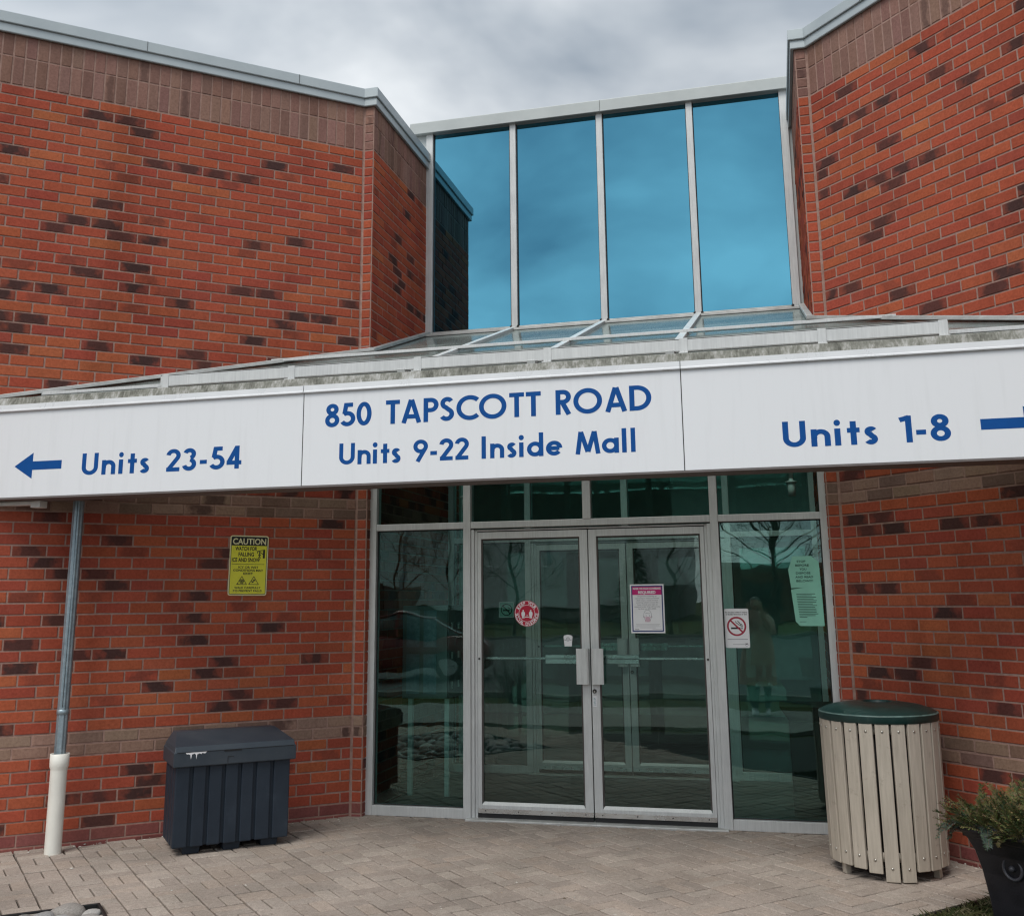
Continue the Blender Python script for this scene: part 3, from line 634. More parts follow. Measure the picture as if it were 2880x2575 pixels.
# mailboxes along the left side of the vestibule
t = thing('mailbox_cabinet', 'dark bank of mailboxes on legs behind the left side pane', 'mailboxes', (-1.6, 1.0, 0))
MB().box(-1.84, -1.42, 0.75, 1.95, 0.82, 1.62).build('cabinet', M['steelgrey'], t, 0.004)
mb = MB()
for i in range(6):
    for j in range(3):
        y = 0.77+i*0.195; z_ = 0.85+j*0.255; mb.box(-1.42, -1.412, y, y+0.18, z_, z_+0.24); MB().box(-1.412, -1.408, y+0.07, y+0.11, z_+0.05, z_+0.11).build('name_slot', M['alu_bright'], t)
mb.build('mailbox_doors', M['steelgrey'], t, 0.002)
mb = MB()
for j in range(2):
    for i in range(2): mb.box(-1.80+i*0.16, -1.68+i*0.16, 0.742, 0.75, 0.86+j*0.4, 1.2+j*0.38)
mb.build('end_panels', M['galv'], t)
for y in (0.80, 1.86):
    for x in (-1.80, -1.46): MB().box(x, x+0.04, y, y+0.04, 0.004, 0.82).build('leg', M['alu'], t)
# bin inside on the right
t = thing('indoor_bin', 'dark square bin with a flared lid standing inside the right side pane', 'bin', (1.62, 0.95, 0))
mb = MB(); mb.box(1.47, 1.80, 0.55, 0.9, 0.0, 0.70); mb.build('body', M['dark'], t, 0.01)
mb = MB(); mb.add([(1.40, 0.48, 0.82), (1.83, 0.48, 0.82), (1.83, 0.97, 0.82), (1.40, 0.97, 0.82), (1.47, 0.55, 0.705), (1.80, 0.55, 0.705), (1.80, 0.9, 0.705), (1.47, 0.9, 0.705)], [(0, 1, 2, 3), (7, 6, 5, 4), (4, 5, 1, 0), (5, 6, 2, 1), (6, 7, 3, 2), (7, 4, 0, 3)]); mb.build('lid', M['pot'], t, 0.006)
# hanging tube lights
for (x, z_, lab) in ((-1.42, 2.52, 'white tube light hanging behind the left transom pane'), (1.62, 2.55, 'white tube light hanging behind the right transom pane')):
    t = thing('tube_light', lab, 'light', (x, 1.3, z_))
    mb = MB(); mb.tube([(x, 1.3, z_+0.14), (x, 1.3, 3.7)], 0.018, 12); mb.build('stem', M['tube'], t)
    mb = MB(); mb.lathe((x, 1.3, z_), [(0.001, -0.01), (0.032, -0.008), (0.034, 0.10), (0.022, 0.105), (0.05, 0.112), (0.05, 0.122), (0.02, 0.13), (0.02, 0.15)], 18); mb.build('lamp_head', M['tube'], t)

# ------------------------------------------------------------------ canopy beam with sign panels
FY = -2.0
t_can = thing('entrance_canopy', 'long white sign canopy across the entrance with blue lettering and a stained top flashing', 'canopy', (0, FY, 2.408))
# core beam, soffit
mb = MB(); mb.box(-4.9, 4.4, FY+0.012, FY+0.22, 2.412, 3.06); mb.build('beam', M['soffit'], t_can)
seams = [-5.0, -1.5459, 0.9509, 4.5]
panels = []
for i in range(3):
    a, b = seams[i]+0.0025, seams[i+1]-0.0025
    mb = MB(); mb.box(a, b, FY, FY+0.012, 2.408, 3.026); p = mb.build('sign_panel', M['sign'], t_can, 0.002); panels.append(p)
    mb = MB(); pr = [(FY, 3.026), (FY-0.012, 3.024), (FY-0.017, 3.030), (FY-0.016, 3.038), (FY-0.011, 3.043), (FY-0.009, 3.078), (FY+0.03, 3.082), (FY+0.03, 3.026)]
    n = len(pr); mb.add([(a, y, z_) for y, z_ in pr]+[(b, y, z_) for y, z_ in pr], [tuple(range(n)), tuple(range(n, 2*n))]+[(k, (k+1) % n, n+(k+1) % n, n+k) for k in range(n)]); mb.build('trim', M['sign_edge'], t_can)
mb = MB()
for s_ in seams[1:3]: mb.box(s_-0.0025, s_+0.0025, FY+0.0005, FY+0.01, 2.41, 3.08)
mb.build('panel_joint', M['ink'], t_can)
mb = MB(); pr = [(FY+0.004, 3.080), (FY+0.024, 3.134), (FY+0.04, 3.139), (FY+0.20, 3.142), (FY+0.20, 3.07)]; n = len(pr)
vs = []; N_ = 60
for k in range(N_+1):
    x = -4.9+9.3*k/N_
    for y, z_ in pr: vs.append((x, y+0.002*math.sin(k*1.7), z_+(0.002*math.sin(k*0.9+1)+0.0012*math.sin(k*2.3) if z_ > 3.1 else 0)))
mb.add(vs, [(k*n+i, (k+1)*n+i, (k+1)*n+i+1, k*n+i+1) for k in range(N_) for i in range(n-1)]); mb.build('stained_flashing', M['stained'], t_can)
mb = MB(); mb.box(-4.9, 4.4, FY+0.002, FY+0.23, 2.396, 2.411); mb.build('soffit_board', M['soffit'], t_can)
tl = thing('conduit_fitting', 'small white conduit fitting under the left end of the canopy', 'fitting', (-3.8, -1.84, 2.38))
mb = MB(); mb.box(-4.15, -3.70, -1.87, -1.80, 2.365, 2.394); mb.build('conduit', M['tube'], tl, 0.004); mb = MB(); mb.box(-3.72, -3.64, -1.875, -1.795, 2.345, 2.394); mb.build('end_box', M['tube'], tl, 0.004)

# ------------------------------------------------------------------ stroke lettering for the canopy (geometric sans)
SW = 0.178; HS = SW/2
def arc(cx, cy, rx, a0, a1, ry=None, n=None):
    ry = ry or rx; n = n or max(6, int(abs(a1-a0)/9)); return [(cx+rx*math.cos(R(a0+(a1-a0)*i/n)), cy+ry*math.sin(R(a0+(a1-a0)*i/n))) for i in range(n+1)]
X_ = 0.655
def dotp(cx, cy, r): return ('dot', cx, cy, r)
G = {
 '1': (0.34, [[(0.0, 0.845), (0.27, 0.93)], [(0.248, 0), (0.248, 1.0)]]),
 '2': (0.60, [arc(0.29, 0.70, 0.205, 172, -38)+[(0.10, HS)], [(0.02, HS), (0.56, HS)]]),
 '3': (0.56, [arc(0.25, 0.735, 0.172, 160, -75), arc(0.25, 0.29, 0.197, 80, -165)]),
 '4': (0.62, [[(0.40, 0), (0.40, 1.0)], [(0.395, 0.95), (0.085, 0.30)], [(0.0, 0.27), (0.58, 0.27)]]),
 '5': (0.56, [[(0.47, 1-HS), (0.12, 1-HS)], [(0.205, 0.98), (0.135, 0.53)], arc(0.25, 0.325, 0.232, 128, -150)]),
 '8': (0.58, [arc(0.28, 0.745, 0.162, 0, 360), arc(0.28, 0.285, 0.198, 0, 360)]),
 '9': (0.62, [arc(0.29, 0.685, 0.222, 0, 360), [(0.475, 0.57), (0.16, 0.0)]]),
 '0': (0.64, [arc(0.30, 0.5, 0.212, 0, 360, 0.41)]),
 '-': (0.36, [[(0.03, 0.36), (0.31, 0.36)]]),
 'T': (0.56, [[(0.0, 1-HS), (0.55, 1-HS)], [(0.275, 0), (0.275, 1-SW+0.002)]]),
 'A': (0.80, [[(0.085, 0), (0.37, 0.97)], [(0.685, 0), (0.40, 0.97)], [(0.19, 0.27), (0.58, 0.27)]]),
 'P': (0.58, [[(HS, 0), (HS, 1)], [(HS, 1-HS), (0.28, 1-HS)]+arc(0.28, 0.70, 0.30-HS, 90, -90)[1:]+[(HS, 0.40+HS)]]),
 'R': (0.60, [[(HS, 0), (HS, 1)], [(HS, 1-HS), (0.27, 1-HS)]+arc(0.27, 0.71, 0.29-HS, 90, -90)[1:]+[(HS, 0.42+HS)], [(0.24, 0.50), (0.475, 0.0)]]),
 'D': (0.80, [[(HS, 0), (HS, 1)], [(HS, 1-HS), (0.27, 1-HS)]+arc(0.27, 0.5, 0.5-HS, 90, -90)[1:]+[(HS, HS)]]),
 'O': (1.06, [arc(0.50, 0.5, 0.425, 0, 360)]),
 'C': (0.80, [arc(0.50, 0.5, 0.425, 46, 314)]),
 'S': (0.58, [arc(0.27, 0.735, 0.172, 28, 248)+arc(0.25, 0.285, 0.197, 62, -152)]),
 'U': (0.76, [[(HS, 1), (HS, 0.36)]+arc(0.345, 0.36, 0.345-HS, 180, 360)[1:]+[(0.69-HS, 1)]]),
 'I': (0.30, [[(HS, 0), (HS, 1)]]),
 'M': (1.00, [[(0.075, 0), (0.205, 0.985)], [(0.215, 0.98), (0.465, 0.10)], [(0.485, 0.10), (0.735, 0.98)], [(0.745, 0.985), (0.875, 0)]]),
 'n': (0.62, [[(HS, 0), (HS, X_)], [(HS+0.01, 0.30)]+arc(0.29, 0.36, 0.198, 172, 0)+[(0.488, 0)]]),
 'i': (0.29, [[(HS, 0), (HS, X_-0.01)], dotp(HS, 0.86, 0.118)]),
 't': (0.40, [[(0.185, 0), (0.185, 0.89)], [(0.0, 0.555), (0.37, 0.555)]]),
 's': (0.46, [arc(0.215, 0.475, 0.098, 30, 248)+arc(0.20, 0.19, 0.112, 66, -150)]),
 'd': (0.70, [arc(0.30, 0.325, 0.238, 0, 360), [(0.545, 0), (0.545, 1.05)]]),
 'e': (0.66, [[(0.09, 0.325), (0.52, 0.325)], arc(0.31, 0.325, 0.238, 0, 322)]),
 'a': (0.70, [arc(0.30, 0.325, 0.238, 0, 360), [(0.545, 0), (0.545, X_)]]),
 'l': (0.29, [[(HS, 0), (HS, 1.05)]]),
 ' ': (0.34, []),
}
def ribbon(pts, w):
    P_ = [Vector((x, y)) for x, y in pts]; P_ = [p for i, p in enumerate(P_) if i == 0 or (p-P_[i-1]).length > 2e-3 or i == len(P_)-1]; closed = (P_[0]-P_[-1]).length < 1e-4
    if closed: P_ = P_[:-1]
    n = len(P_); L = []; Rr = []
    for i in range(n):
        a = P_[(i-1) % n] if (closed or i > 0) else None; b = P_[(i+1) % n] if (closed or i < n-1) else None
        d0 = (P_[i]-a).normalized() if a is not None else None; d1_ = (b-P_[i]).normalized() if b is not None else None
        d0 = d0 or d1_; d1_ = d1_ or d0
        n0 = Vector((-d0.y, d0.x)); n1_ = Vector((-d1_.y, d1_.x)); bis = (n0+n1_)
        bis = bis.normalized() if bis.length > 1e-6 else n0
        k = w/max(bis.dot(n0), 0.5); L.append(P_[i]+bis*k); Rr.append(P_[i]-bis*k)
    return L, Rr, closed
def stroke_text(text, name, x0, x1, z0, cap, Y, parent, mat):
    mb = MB()
    def layout(track):
        cur = 0.0; segs = []; ext = []
        for ch in text:
            adv, st = G[ch]
            for s_ in st: segs.append((cur, s_))
            cur += adv+track*(2.2 if ch == ' ' else 1.0)
        for c, s_ in segs:
            if s_[0] == 'dot': ext += [c+s_[1]-s_[3], c+s_[1]+s_[3]]
            else:
                L, Rr, _ = ribbon(s_, HS); ext += [c+p.x for p in L+Rr]
        return segs, ext
    w0, w1 = [max(e)-min(e) for e in (layout(0.0)[1], layout(0.1)[1])]
    segs, ext = layout(((x1-x0)/(cap*(1.22 if len(text) < 12 else 1.12))-w0)/((w1-w0)/0.1))
    lo, hi = min(ext), max(ext); sx = (x1-x0)/(hi-lo)
    word = 0; words = []; cur2 = 0.0
    for ch in text:
        if ch == ' ': word += 1
        words += [word]*len(G[ch][1])
    last = 0
    for k, (c, s_) in enumerate(segs):
        if words[k] != last: mb.build(name, mat, parent); mb = MB(); last = words[k]
        yy = Y-0.0006-0.00022*(k % 4)
        T = lambda p: (x0+(c+p[0]-lo)*sx, yy, z0+p[1]*cap)
        if s_[0] == 'dot':
            n = 20; mb.add([T((s_[1]+s_[3]*math.cos(6.2832*i/n)*cap/sx, s_[2]+s_[3]*math.sin(6.2832*i/n))) for i in range(n)], [tuple(range(n))]); continue
        L, Rr, closed = ribbon(s_, HS); n = len(L)
        mb.add([T(p) for p in L]+[T(p) for p in Rr], [(i, (i+1) % n, n+(i+1) % n, n+i) for i in range(n if closed else n-1)])
    return mb.build(name, mat, parent)
stroke_text('850 TAPSCOTT ROAD', 'address_lettering', -1.388, 0.768, 2.788, 0.157, FY, panels[1], M['blue'])
stroke_text('Units 9-22 Inside Mall', 'unit_lettering', -1.282, 0.661, 2.534, 0.142, FY, panels[1], M['blue'])
stroke_text('Units 23-54', 'unit_lettering', -3.222, -1.988, 2.542, 0.155, FY, panels[0], M['blue'])
stroke_text('Units 1-8', 'unit_lettering', 1.530, 2.452, 2.518, 0.155, FY, panels[2], M['blue'])
mb = MB(); y = FY-0.0008
mb.add([(-3.776, y, 2.628), (-3.626, y, 2.536), (-3.626, y, 2.598), (-3.388, y, 2.598), (-3.388, y, 2.659), (-3.626, y, 2.659), (-3.626, y, 2.721)], [tuple(range(7))]); mb.build('arrow', M['blue'], panels[0])
mb = MB(); mb.add([(2.611, y, 2.571), (2.838, y, 2.571), (2.838, y, 2.508), (2.99, y, 2.602), (2.838, y, 2.695), (2.838, y, 2.632), (2.611, y, 2.632)], [tuple(range(7))]); mb.build('arrow', M['blue'], panels[2])

# ------------------------------------------------------------------ glass skylight between canopy and clerestory
SL = 0.352
def zs(y): return 3.805+SL*y
t = thing('sloped_skylight', 'sloping glass roof with aluminium rafters running from the canopy up to the blue windows', 'skylight', (0, -0.3, 3.7))
YT, YB = YC-0.04, -1.83
def wallx(y, s):
    if y > LY: return s*1.84
    return (LX-(LY-y)/math.tan(AL)+0.02) if s < 0 else (RX+(RY-y)/math.tan(AR)-0.02)
xs = CX[1:4]
edges = [None]+xs+[None]
for i in range(4):
    def xe(y, k): return wallx(y, -1) if k == 0 else (wallx(y, 1) if k == 4 else edges[k])
    for (ya, yb) in ((YB, -0.63), (-0.63, YT)):
        ys = [ya]+([LY] if ya < LY < yb else [])+[yb]
        pts = [(xe(y_, i), y_, zs(y_)) for y_ in ys]+[(xe(y_, i+1), y_, zs(y_)) for y_ in reversed(ys)]
        mb = MB(); mb.poly(pts, (0, -0.002, 0.006)); mb.build('pane', M['sky_glass'], t)
for x in xs:
    mb = MB(); mb.bar((x, YT, zs(YT)+0.018), (x, YB-0.02, zs(YB-0.02)+0.018), 0.055, 0.03); mb.bar((x, YT, zs(YT)-0.05), (x, YB, zs(YB)-0.05), 0.05, 0.085); mb.build('rafter', M['alu'], t, 0.003)
for y_, w, mt, dz_ in ((-0.63, 0.045, 'alu', 0.038), (1.20, 0.05, 'alu_old', 0.014), (-1.74, 0.04, 'alu', 0.014)):
    mb = MB(); mb.bar((wallx(y_, -1)+0.02, y_, zs(y_)+dz_), (wallx(y_, 1)-0.02, y_, zs(y_)+dz_), w, 0.024); mb.build('glazing_bar', M[mt], t, 0.002)
for y_ in (-0.63, 0.4):
    mb = MB(); mb.bar((wallx(y_, -1)+0.02, y_, zs(y_)-0.06), (wallx(y_, 1)-0.02, y_, zs(y_)-0.06), 0.05, 0.08); mb.build('purlin', M['alu'], t, 0.003)
for s in (-1, 1):
    mb = MB(); pts = [(wallx(YT, s)-s*0.02, YT, zs(YT)+0.03), (wallx(LY+0.001, s)-s*0.02, LY-0.03, zs(LY-0.03)+0.03), (wallx(-2.0, s), -1.98, zs(-1.98)+0.03)]
    mb.bar(pts[0], pts[1], 0.06, 0.03, ext=0.01); mb.bar(pts[1], pts[2], 0.07, 0.03, ext=0.01); mb.build('edge_flashing', M['alu_old'], t, 0.003)
# snow guard
t = thing('snow_guard', 'brushed metal snow guard rail on brackets along the foot of the skylight', 'snow guard', (0, -1.84, 3.15))
RY0 = -1.845
mb = MB(); mb.box(-2.74, 2.52, RY0-0.004, RY0+0.004, 3.180, 3.259); mb.box(-2.74, 2.52, RY0-0.004, RY0+0.026, 3.251, 3.2588); mb.build('rail', M['alu'], t, 0.0015)
for x in (-2.70, -1.72, -0.80, 0.09, 0.965, 1.80, 2.49):
    mb = MB(); mb.box(x-0.026, x+0.026, RY0-0.0075, RY0-0.0042, 3.152, 3.261); mb.box(x-0.028, x+0.028, RY0-0.055, RY0-0.0087, 3.153, 3.160); mb.tube([(x, RY0-0.035, 3.160), (x, RY0-0.035, 3.170)], 0.008, 8); mb.build('bracket', M['alu'], t, 0.0015)
# ------------------------------------------------------------------ small lettering from the built-in font
def text_mesh(txt, name, mat, parent, mw, height, x=0.0, y=0.0, width=None, align='CENTER', bold=0.0, lift=0.0006):
    """txt laid on a local plane (x right, y up, z out) then moved by mw; height = cap height"""
    cu = bpy.data.curves.new('t', 'FONT'); cu.body = txt; cu.size = 1.0; cu.align_x = 'LEFT'; cu.offset = bold; cu.resolution_u = 3
    ob = bpy.data.objects.new('t', cu); COL.objects.link(ob)
    dg = bpy.context.evaluated_depsgraph_get(); dg.update()
    me = bpy.data.meshes.new_from_object(ob.evaluated_get(dg)); bpy.data.objects.remove(ob); bpy.data.curves.remove(cu)
    if not me.vertices: return None
    xs_ = [v.co.x for v in me.vertices]; lo, hi = min(xs_), max(xs_); sy = height/0.729; sx = (width/(hi-lo)) if width else sy*0.97
    wd = (hi-lo)*sx; ox = x-wd/2 if align == 'CENTER' else x
    for v in me.vertices: v.co = mw @ Vector((ox+(v.co.x-lo)*sx, y+v.co.y*sy, lift))
    me.materials.clear(); me.materials.append(mat); me.name = name
    o = bpy.data.objects.new(name, me); COL.objects.link(o); attach(o, parent); return o
def plate(name, mat, parent, mw, w, h, r=0.0, z0=0.0, z1=0.002, x=0.0, y=0.0, frame=None):
    def outline(w_, h_, r_):
        if r_ <= 0: return [(-w_/2, -h_/2), (w_/2, -h_/2), (w_/2, h_/2), (-w_/2, h_/2)]
        pts = []
        for cx, cy, a in ((w_/2-r_, -h_/2+r_, -90), (w_/2-r_, h_/2-r_, 0), (-w_/2+r_, h_/2-r_, 90), (-w_/2+r_, -h_/2+r_, 180)):
            pts += [(cx+r_*math.cos(R(a+k*18)), cy+r_*math.sin(R(a+k*18))) for k in range(6)]
        return pts
    o_ = outline(w, h, r); n = len(o_); mb = MB()
    if frame:
        i_ = outline(w-2*frame, h-2*frame, max(r-frame, 0.0) if r > 0 else 0)
        if len(i_) != n: i_ = outline(w-2*frame, h-2*frame, 0.0005)
        mb.add([mw @ Vector((x+a, y+b, z1)) for a, b in o_]+[mw @ Vector((x+a, y+b, z1)) for a, b in i_], [(i, (i+1) % n, n+(i+1) % n, n+i) for i in range(n)])
    else:
        mb.add([mw @ Vector((x+a, y+b, z0)) for a, b in o_]+[mw @ Vector((x+a, y+b, z1)) for a, b in o_], [tuple(reversed(range(n))), tuple(range(n, 2*n))]+[(i, (i+1) % n, n+(i+1) % n, n+i) for i in range(n)])
    return mb.build(name, mat, parent)
def disc(name, mat, parent, mw, cx, cy, r, z=0.001, r2=0.0, n=40):
    mb = MB()
    if r2: mb.add([mw @ Vector((cx+r*math.cos(6.28319*i/n), cy+r*math.sin(6.28319*i/n), z)) for i in range(n)]+[mw @ Vector((cx+r2*math.cos(6.28319*i/n), cy+r2*math.sin(6.28319*i/n), z)) for i in range(n)], [(i, (i+1) % n, n+(i+1) % n, n+i) for i in range(n)])
    else: mb.add([mw @ Vector((cx+r*math.cos(6.28319*i/n), cy+r*math.sin(6.28319*i/n), z)) for i in range(n)], [tuple(range(n))])
    return mb.build(name, mat, parent)
def lines(name, mat, parent, mw, strokes, w, z=0.001):
    mb = MB()
    for k, st in enumerate(strokes):
        L, Rr, closed = ribbon(st, w/2); n = len(L)
        mb.add([mw @ Vector((p.x, p.y, z+0.00007*k)) for p in L]+[mw @ Vector((p.x, p.y, z+0.00007*k)) for p in Rr], [(i, (i+1) % n, n+(i+1) % n, n+i) for i in range(n if closed else n-1)])
    return mb.build(name, mat, parent)
def frame_on(origin, right, normal):
    r_ = Vector(right).normalized(); n_ = Vector(normal).normalized(); u_ = Vector((0, 0, 1))
    o_ = Vector(origin); return Matrix(((r_.x, u_.x, n_.x, o_.x), (r_.y, u_.y, n_.y, o_.y), (r_.z, u_.z, n_.z, o_.z), (0, 0, 0, 1)))

# caution sign on the left wall (12 x 18 in)
pc = Vector((-2.6165, -0.690, 1.951)); off_ = (pc-Vector((LX, LY, 0))).dot(nL); pc = pc-nL*off_+nL*0.0075
t = thing('caution_sign', 'yellow caution sign about falling ice and snow on the brick wall', 'sign', pc)
mw = frame_on(pc, -uL, nL) @ Matrix.Rotation(R(-0.5), 4, 'Z')
plate('sign_border', M['cream'], t, mw, 0.303, 0.468, 0.018, 0, 0.002)
plate('black_outline', M['ink'], t, mw, 0.286, 0.450, 0.012, 0, 0.0026); pl = plate('sign_face', M['yellow'], t, mw, 0.278, 0.442, 0.009, 0, 0.0030)
plate('header_band', M['ink'], t, mw, 0.282, 0.066, 0.0, 0, 0.0034, 0, 0.188)
K = mw @ Matrix.Translation((0, 0, 0.0034))
text_mesh('CAUTION', 'lettering', M['cream'], t, K, 0.048, 0, 0.165, 0.262, bold=0.022)
for s_, y_, h_, w_, x_, b_ in (('WATCH FOR', 0.117, 0.031, 0.172, -0.024, 0.026), ('FALLING', 0.073, 0.031, 0.122, -0.022, 0.026), ('ICE AND SNOW', 0.029, 0.031, 0.222, -0.022, 0.026), ('ICY OR WET', -0.022, 0.017, 0.158, 0, 0.02), ('CONDITIONS MAY', -0.046, 0.017, 0.236, 0, 0.02), ('EXIST', -0.071, 0.017, 0.076, 0, 0.02), ('WALK CAREFULLY', -0.180, 0.016, 0.206, 0, 0.02), ('TO PREVENT FALLS', -0.204, 0.016, 0.226, 0, 0.02)):
    text_mesh(s_, 'lettering', M['ink'], t, K, h_, x_, y_, w_, bold=b_)
Z4 = mw @ Matrix.Translation((0, 0, 0.0002))
lines('divider', M['ink'], t, mw, [[(-0.132, 0.010), (0.124, 0.010)]], 0.003, 0.0036)
lines('pictogram', M['ink'], t, mw, [[(0.118, 0.058), (0.118, 0.124)]], 0.015, 0.0036)
lines('pictogram', M['ink'], t, mw, [[(0.064, 0.112), (0.126, 0.124)], [(0.112, 0.088), (0.076, 0.112)], [(0.066, 0.112), (0.066, 0.094)], [(0.083, 0.094), (0.083, 0.074)], [(0.083, 0.074), (0.075, 0.058)], [(0.083, 0.074), (0.091, 0.058)], [(0.083, 0.090), (0.074, 0.080)], [(0.083, 0.090), (0.093, 0.080)]], 0.0055, 0.0036)
disc('pictogram', M['ink'], t, mw, 0.083, 0.099, 0.0048, 0.0037, n=14)
for cx in (-0.047, 0.047):
    lines('warning_triangle', M['ink'], t, mw, [[(cx, -0.086), (cx-0.038, -0.147), (cx+0.038, -0.147), (cx, -0.086)]], 0.0045, 0.0036)
lines('pictogram', M['ink'], t, mw, [[(-0.047+0.016*math.cos(R(a)), -0.124+0.016*math.sin(R(a))), (-0.047-0.016*math.cos(R(a)), -0.124-0.016*math.sin(R(a)))] for a in (90, 30, 150)]+[[(-0.047+0.016*math.cos(R(a))+0.005*math.cos(R(a+b)), -0.124+0.016*math.sin(R(a))+0.005*math.sin(R(a+b))), (-0.047+0.010*math.cos(R(a)), -0.124+0.010*math.sin(R(a)))] for a in range(0, 360, 60) for b in (60, -60)], 0.0035, 0.0036)
lines('pictogram', M['ink'], t, mw, [[(0.056, -0.108), (0.046, -0.126)], [(0.046, -0.126), (0.032, -0.134)], [(0.046, -0.126), (0.028, -0.124)], [(0.054, -0.112), (0.040, -0.112)]], 0.006, 0.0036)
# grit box
bo = Vector((-2.595, -1.612, 0)); ub = -uL
t = thing('grit_box', 'dark navy plastic grit box with ribbed front standing on the pavers below the caution sign', 'grit box', bo)
# local frame: x along the wall to the right, y = back toward the wall, z up
bw = Matrix(((ub.x, -nL.x, 0, bo.x), (ub.y, -nL.y, 0, bo.y), (0, 0, 1, 0), (0, 0, 0, 1)))
BWid, BD = 0.785, 0.43
def bxz(mb, x0, x1, y0, y1, z0, z1, tz=0.0):
    vs = []
    for z_, k in ((z0, 1), (z1, 0)):
        i = tz*(1 if k else 0)
        vs += [Vector((x0+i, y0+i, z_)), Vector((x1-i, y0+i, z_)), Vector((x1-i, y1-i, z_)), Vector((x0+i, y1-i, z_))]
    mb.add([bw @ p for p in vs], [(0,3,2,1),(4,5,6,7),(0,1,5,4),(1,2,6,5),(2,3,7,6),(3,0,4,7)])
mb = MB(); bxz(mb, 0.02, BWid-0.02, 0.02, BD-0.02, 0.055, 0.60); mb.build('body', M['box'], t)
edgesx = [0.0, 0.096, 0.119, 0.205, 0.227, 0.315, 0.337, 0.425, 0.447, 0.53, 0.552, 0.65, 0.672, BWid]
mb = MB()
for i in range(0, 14, 2): bxz(mb, edgesx[i], edgesx[i+1], 0.0, 0.03, 0.05, 0.585)
ey = [0.0, 0.09, 0.112, 0.20, 0.222, 0.315, 0.337, BD]
for i in range(0, 8, 2):
    bxz(mb, 0.001, 0.03, ey[i]+0.03 if i == 0 else ey[i], ey[i+1], 0.05, 0.585); bxz(mb, BWid-0.03, BWid-0.001, ey[i]+0.03 if i == 0 else ey[i], ey[i+1], 0.05, 0.585)
bxz(mb, 0.03, BWid-0.03, BD-0.03, BD, 0.05, 0.585)
mb.build('ribs', M['box'], t, 0.007)
for x in (0.07, 0.34, 0.60):
    mb = MB(); bxz(mb, x, x+0.125, 0.035, BD-0.03, 0.0, 0.057, 0.008); mb.build('foot', M['box'], t, 0.005)
# lid
lid = MB(); a, b, c, d = -0.022, BWid+0.035, -0.024, BD+0.02
def ringz(i, z_, dy=0): return [Vector((a+i, c+i+dy, z_)), Vector((b-i, c+i+dy, z_)), Vector((b-i, d-i, z_)), Vector((a+i, d-i, z_))]
vs = ringz(0.006, 0.568)+ringz(0, 0.572)+ringz(0, 0.664)+ringz(0.006, 0.668)+[Vector((a+0.012, c+0.020, 0.700)), Vector((b-0.012, c+0.020, 0.700)), Vector((b-0.012, d-0.01, 0.690)), Vector((a+0.012, d-0.01, 0.690))]+[Vector((a+0.055, c+0.30, 0.772)), Vector((b-0.085, c+0.30, 0.768)), Vector((b-0.085, d-0.05, 0.764)), Vector((a+0.055, d-0.05, 0.768))]
fs = [(3, 2, 1, 0)]+[(j*4+i, j*4+(i+1) % 4, (j+1)*4+(i+1) % 4, (j+1)*4+i) for j in range(5) for i in range(4)]+[(20, 21, 22, 23)]
lid.add([bw @ p for p in vs], fs); lo = lid.build('lid', M['boxlid'], t, 0.006)
mb = MB(); bxz(mb, 0.0, BWid+0.02, c-0.0025, c+0.01, 0.664, 0.6665); mb.build('lid_groove', M['dark'], lo)
mb = MB(); bxz(mb, 0.315, 0.435, c-0.003, c+0.01, 0.655, 0.664); mb.build('hand_grip', M['dark'], lo)
mb = MB(); bxz(mb, 0.340, 0.382, c-0.002, c+0.01, 0.618, 0.621); bxz(mb, 0.340, 0.343, c-0.002, c+0.01, 0.578, 0.6205); mb.build('hasp_recess', M['dark'], lo)
mb = MB(); y_ = c-0.0012; Pq = lambda x, z_, k=0: bw @ Vector((x, y_-0.0002*k, z_))
mb.poly([Pq(0.055, 0.663), Pq(0.20, 0.6645), Pq(0.185, 0.652), Pq(0.165, 0.656), Pq(0.16, 0.648), Pq(0.150, 0.655), Pq(0.132, 0.648), Pq(0.128, 0.616), Pq(0.124, 0.646), Pq(0.116, 0.655), Pq(0.098, 0.650), Pq(0.092, 0.618), Pq(0.086, 0.648), Pq(0.072, 0.654), Pq(0.064, 0.652)])
mb.build('paint_drips', M['galv'] if False else M['white'], lo)

# downspout in its white pipe
px, py = -3.469, -1.675
t = thing('downspout', 'grey corrugated metal downspout set in a white plastic pipe on the left brick wall', 'downspout', (px, py, 0))
mb = MB(); n = 12; prof = []
for i in range(40):
    a_ = 2*math.pi*i/40; r_ = 0.036*(1+0.07*math.cos(8*a_)); prof.append((r_*math.cos(a_)*1.02, r_*math.sin(a_)))
mb.add([(px+x, py+y, 0.6) for x, y in prof]+[(px+x, py+y, 2.40) for x, y in prof], [(i, (i+1) % 40, 40+(i+1) % 40, 40+i) for i in range(40)], True); mb.build('metal_pipe', M['galv'], t)
mb = MB(); mb.lathe((px, py, 0), [(0.036, 0.908), (0.042, 0.912), (0.042, 0.940), (0.036, 0.944)], 28); mb.build('coupling', M['galv'], t)
for a_ in (0.1, 2.0, 2.6):
    mb = MB(); mb.tube([(px+0.0375*math.cos(a_-1.2), py+0.0375*math.sin(a_-1.2), 0.96), (px+0.0375*math.cos(a_-1.2), py+0.0375*math.sin(a_-1.2), 2.39)], 0.0022, 6); mb.build('pipe_seam', M['galv'], t)
mb = MB(); mb.lathe((px+0.002, py, 0), [(0.055, -0.01), (0.055, 0.53), (0.0565, 0.55), (0.063, 0.565), (0.064, 0.648), (0.060, 0.650), (0.056, 0.645), (0.055, 0.50)], 36); mb.build('white_pipe', M['pvc'], t)

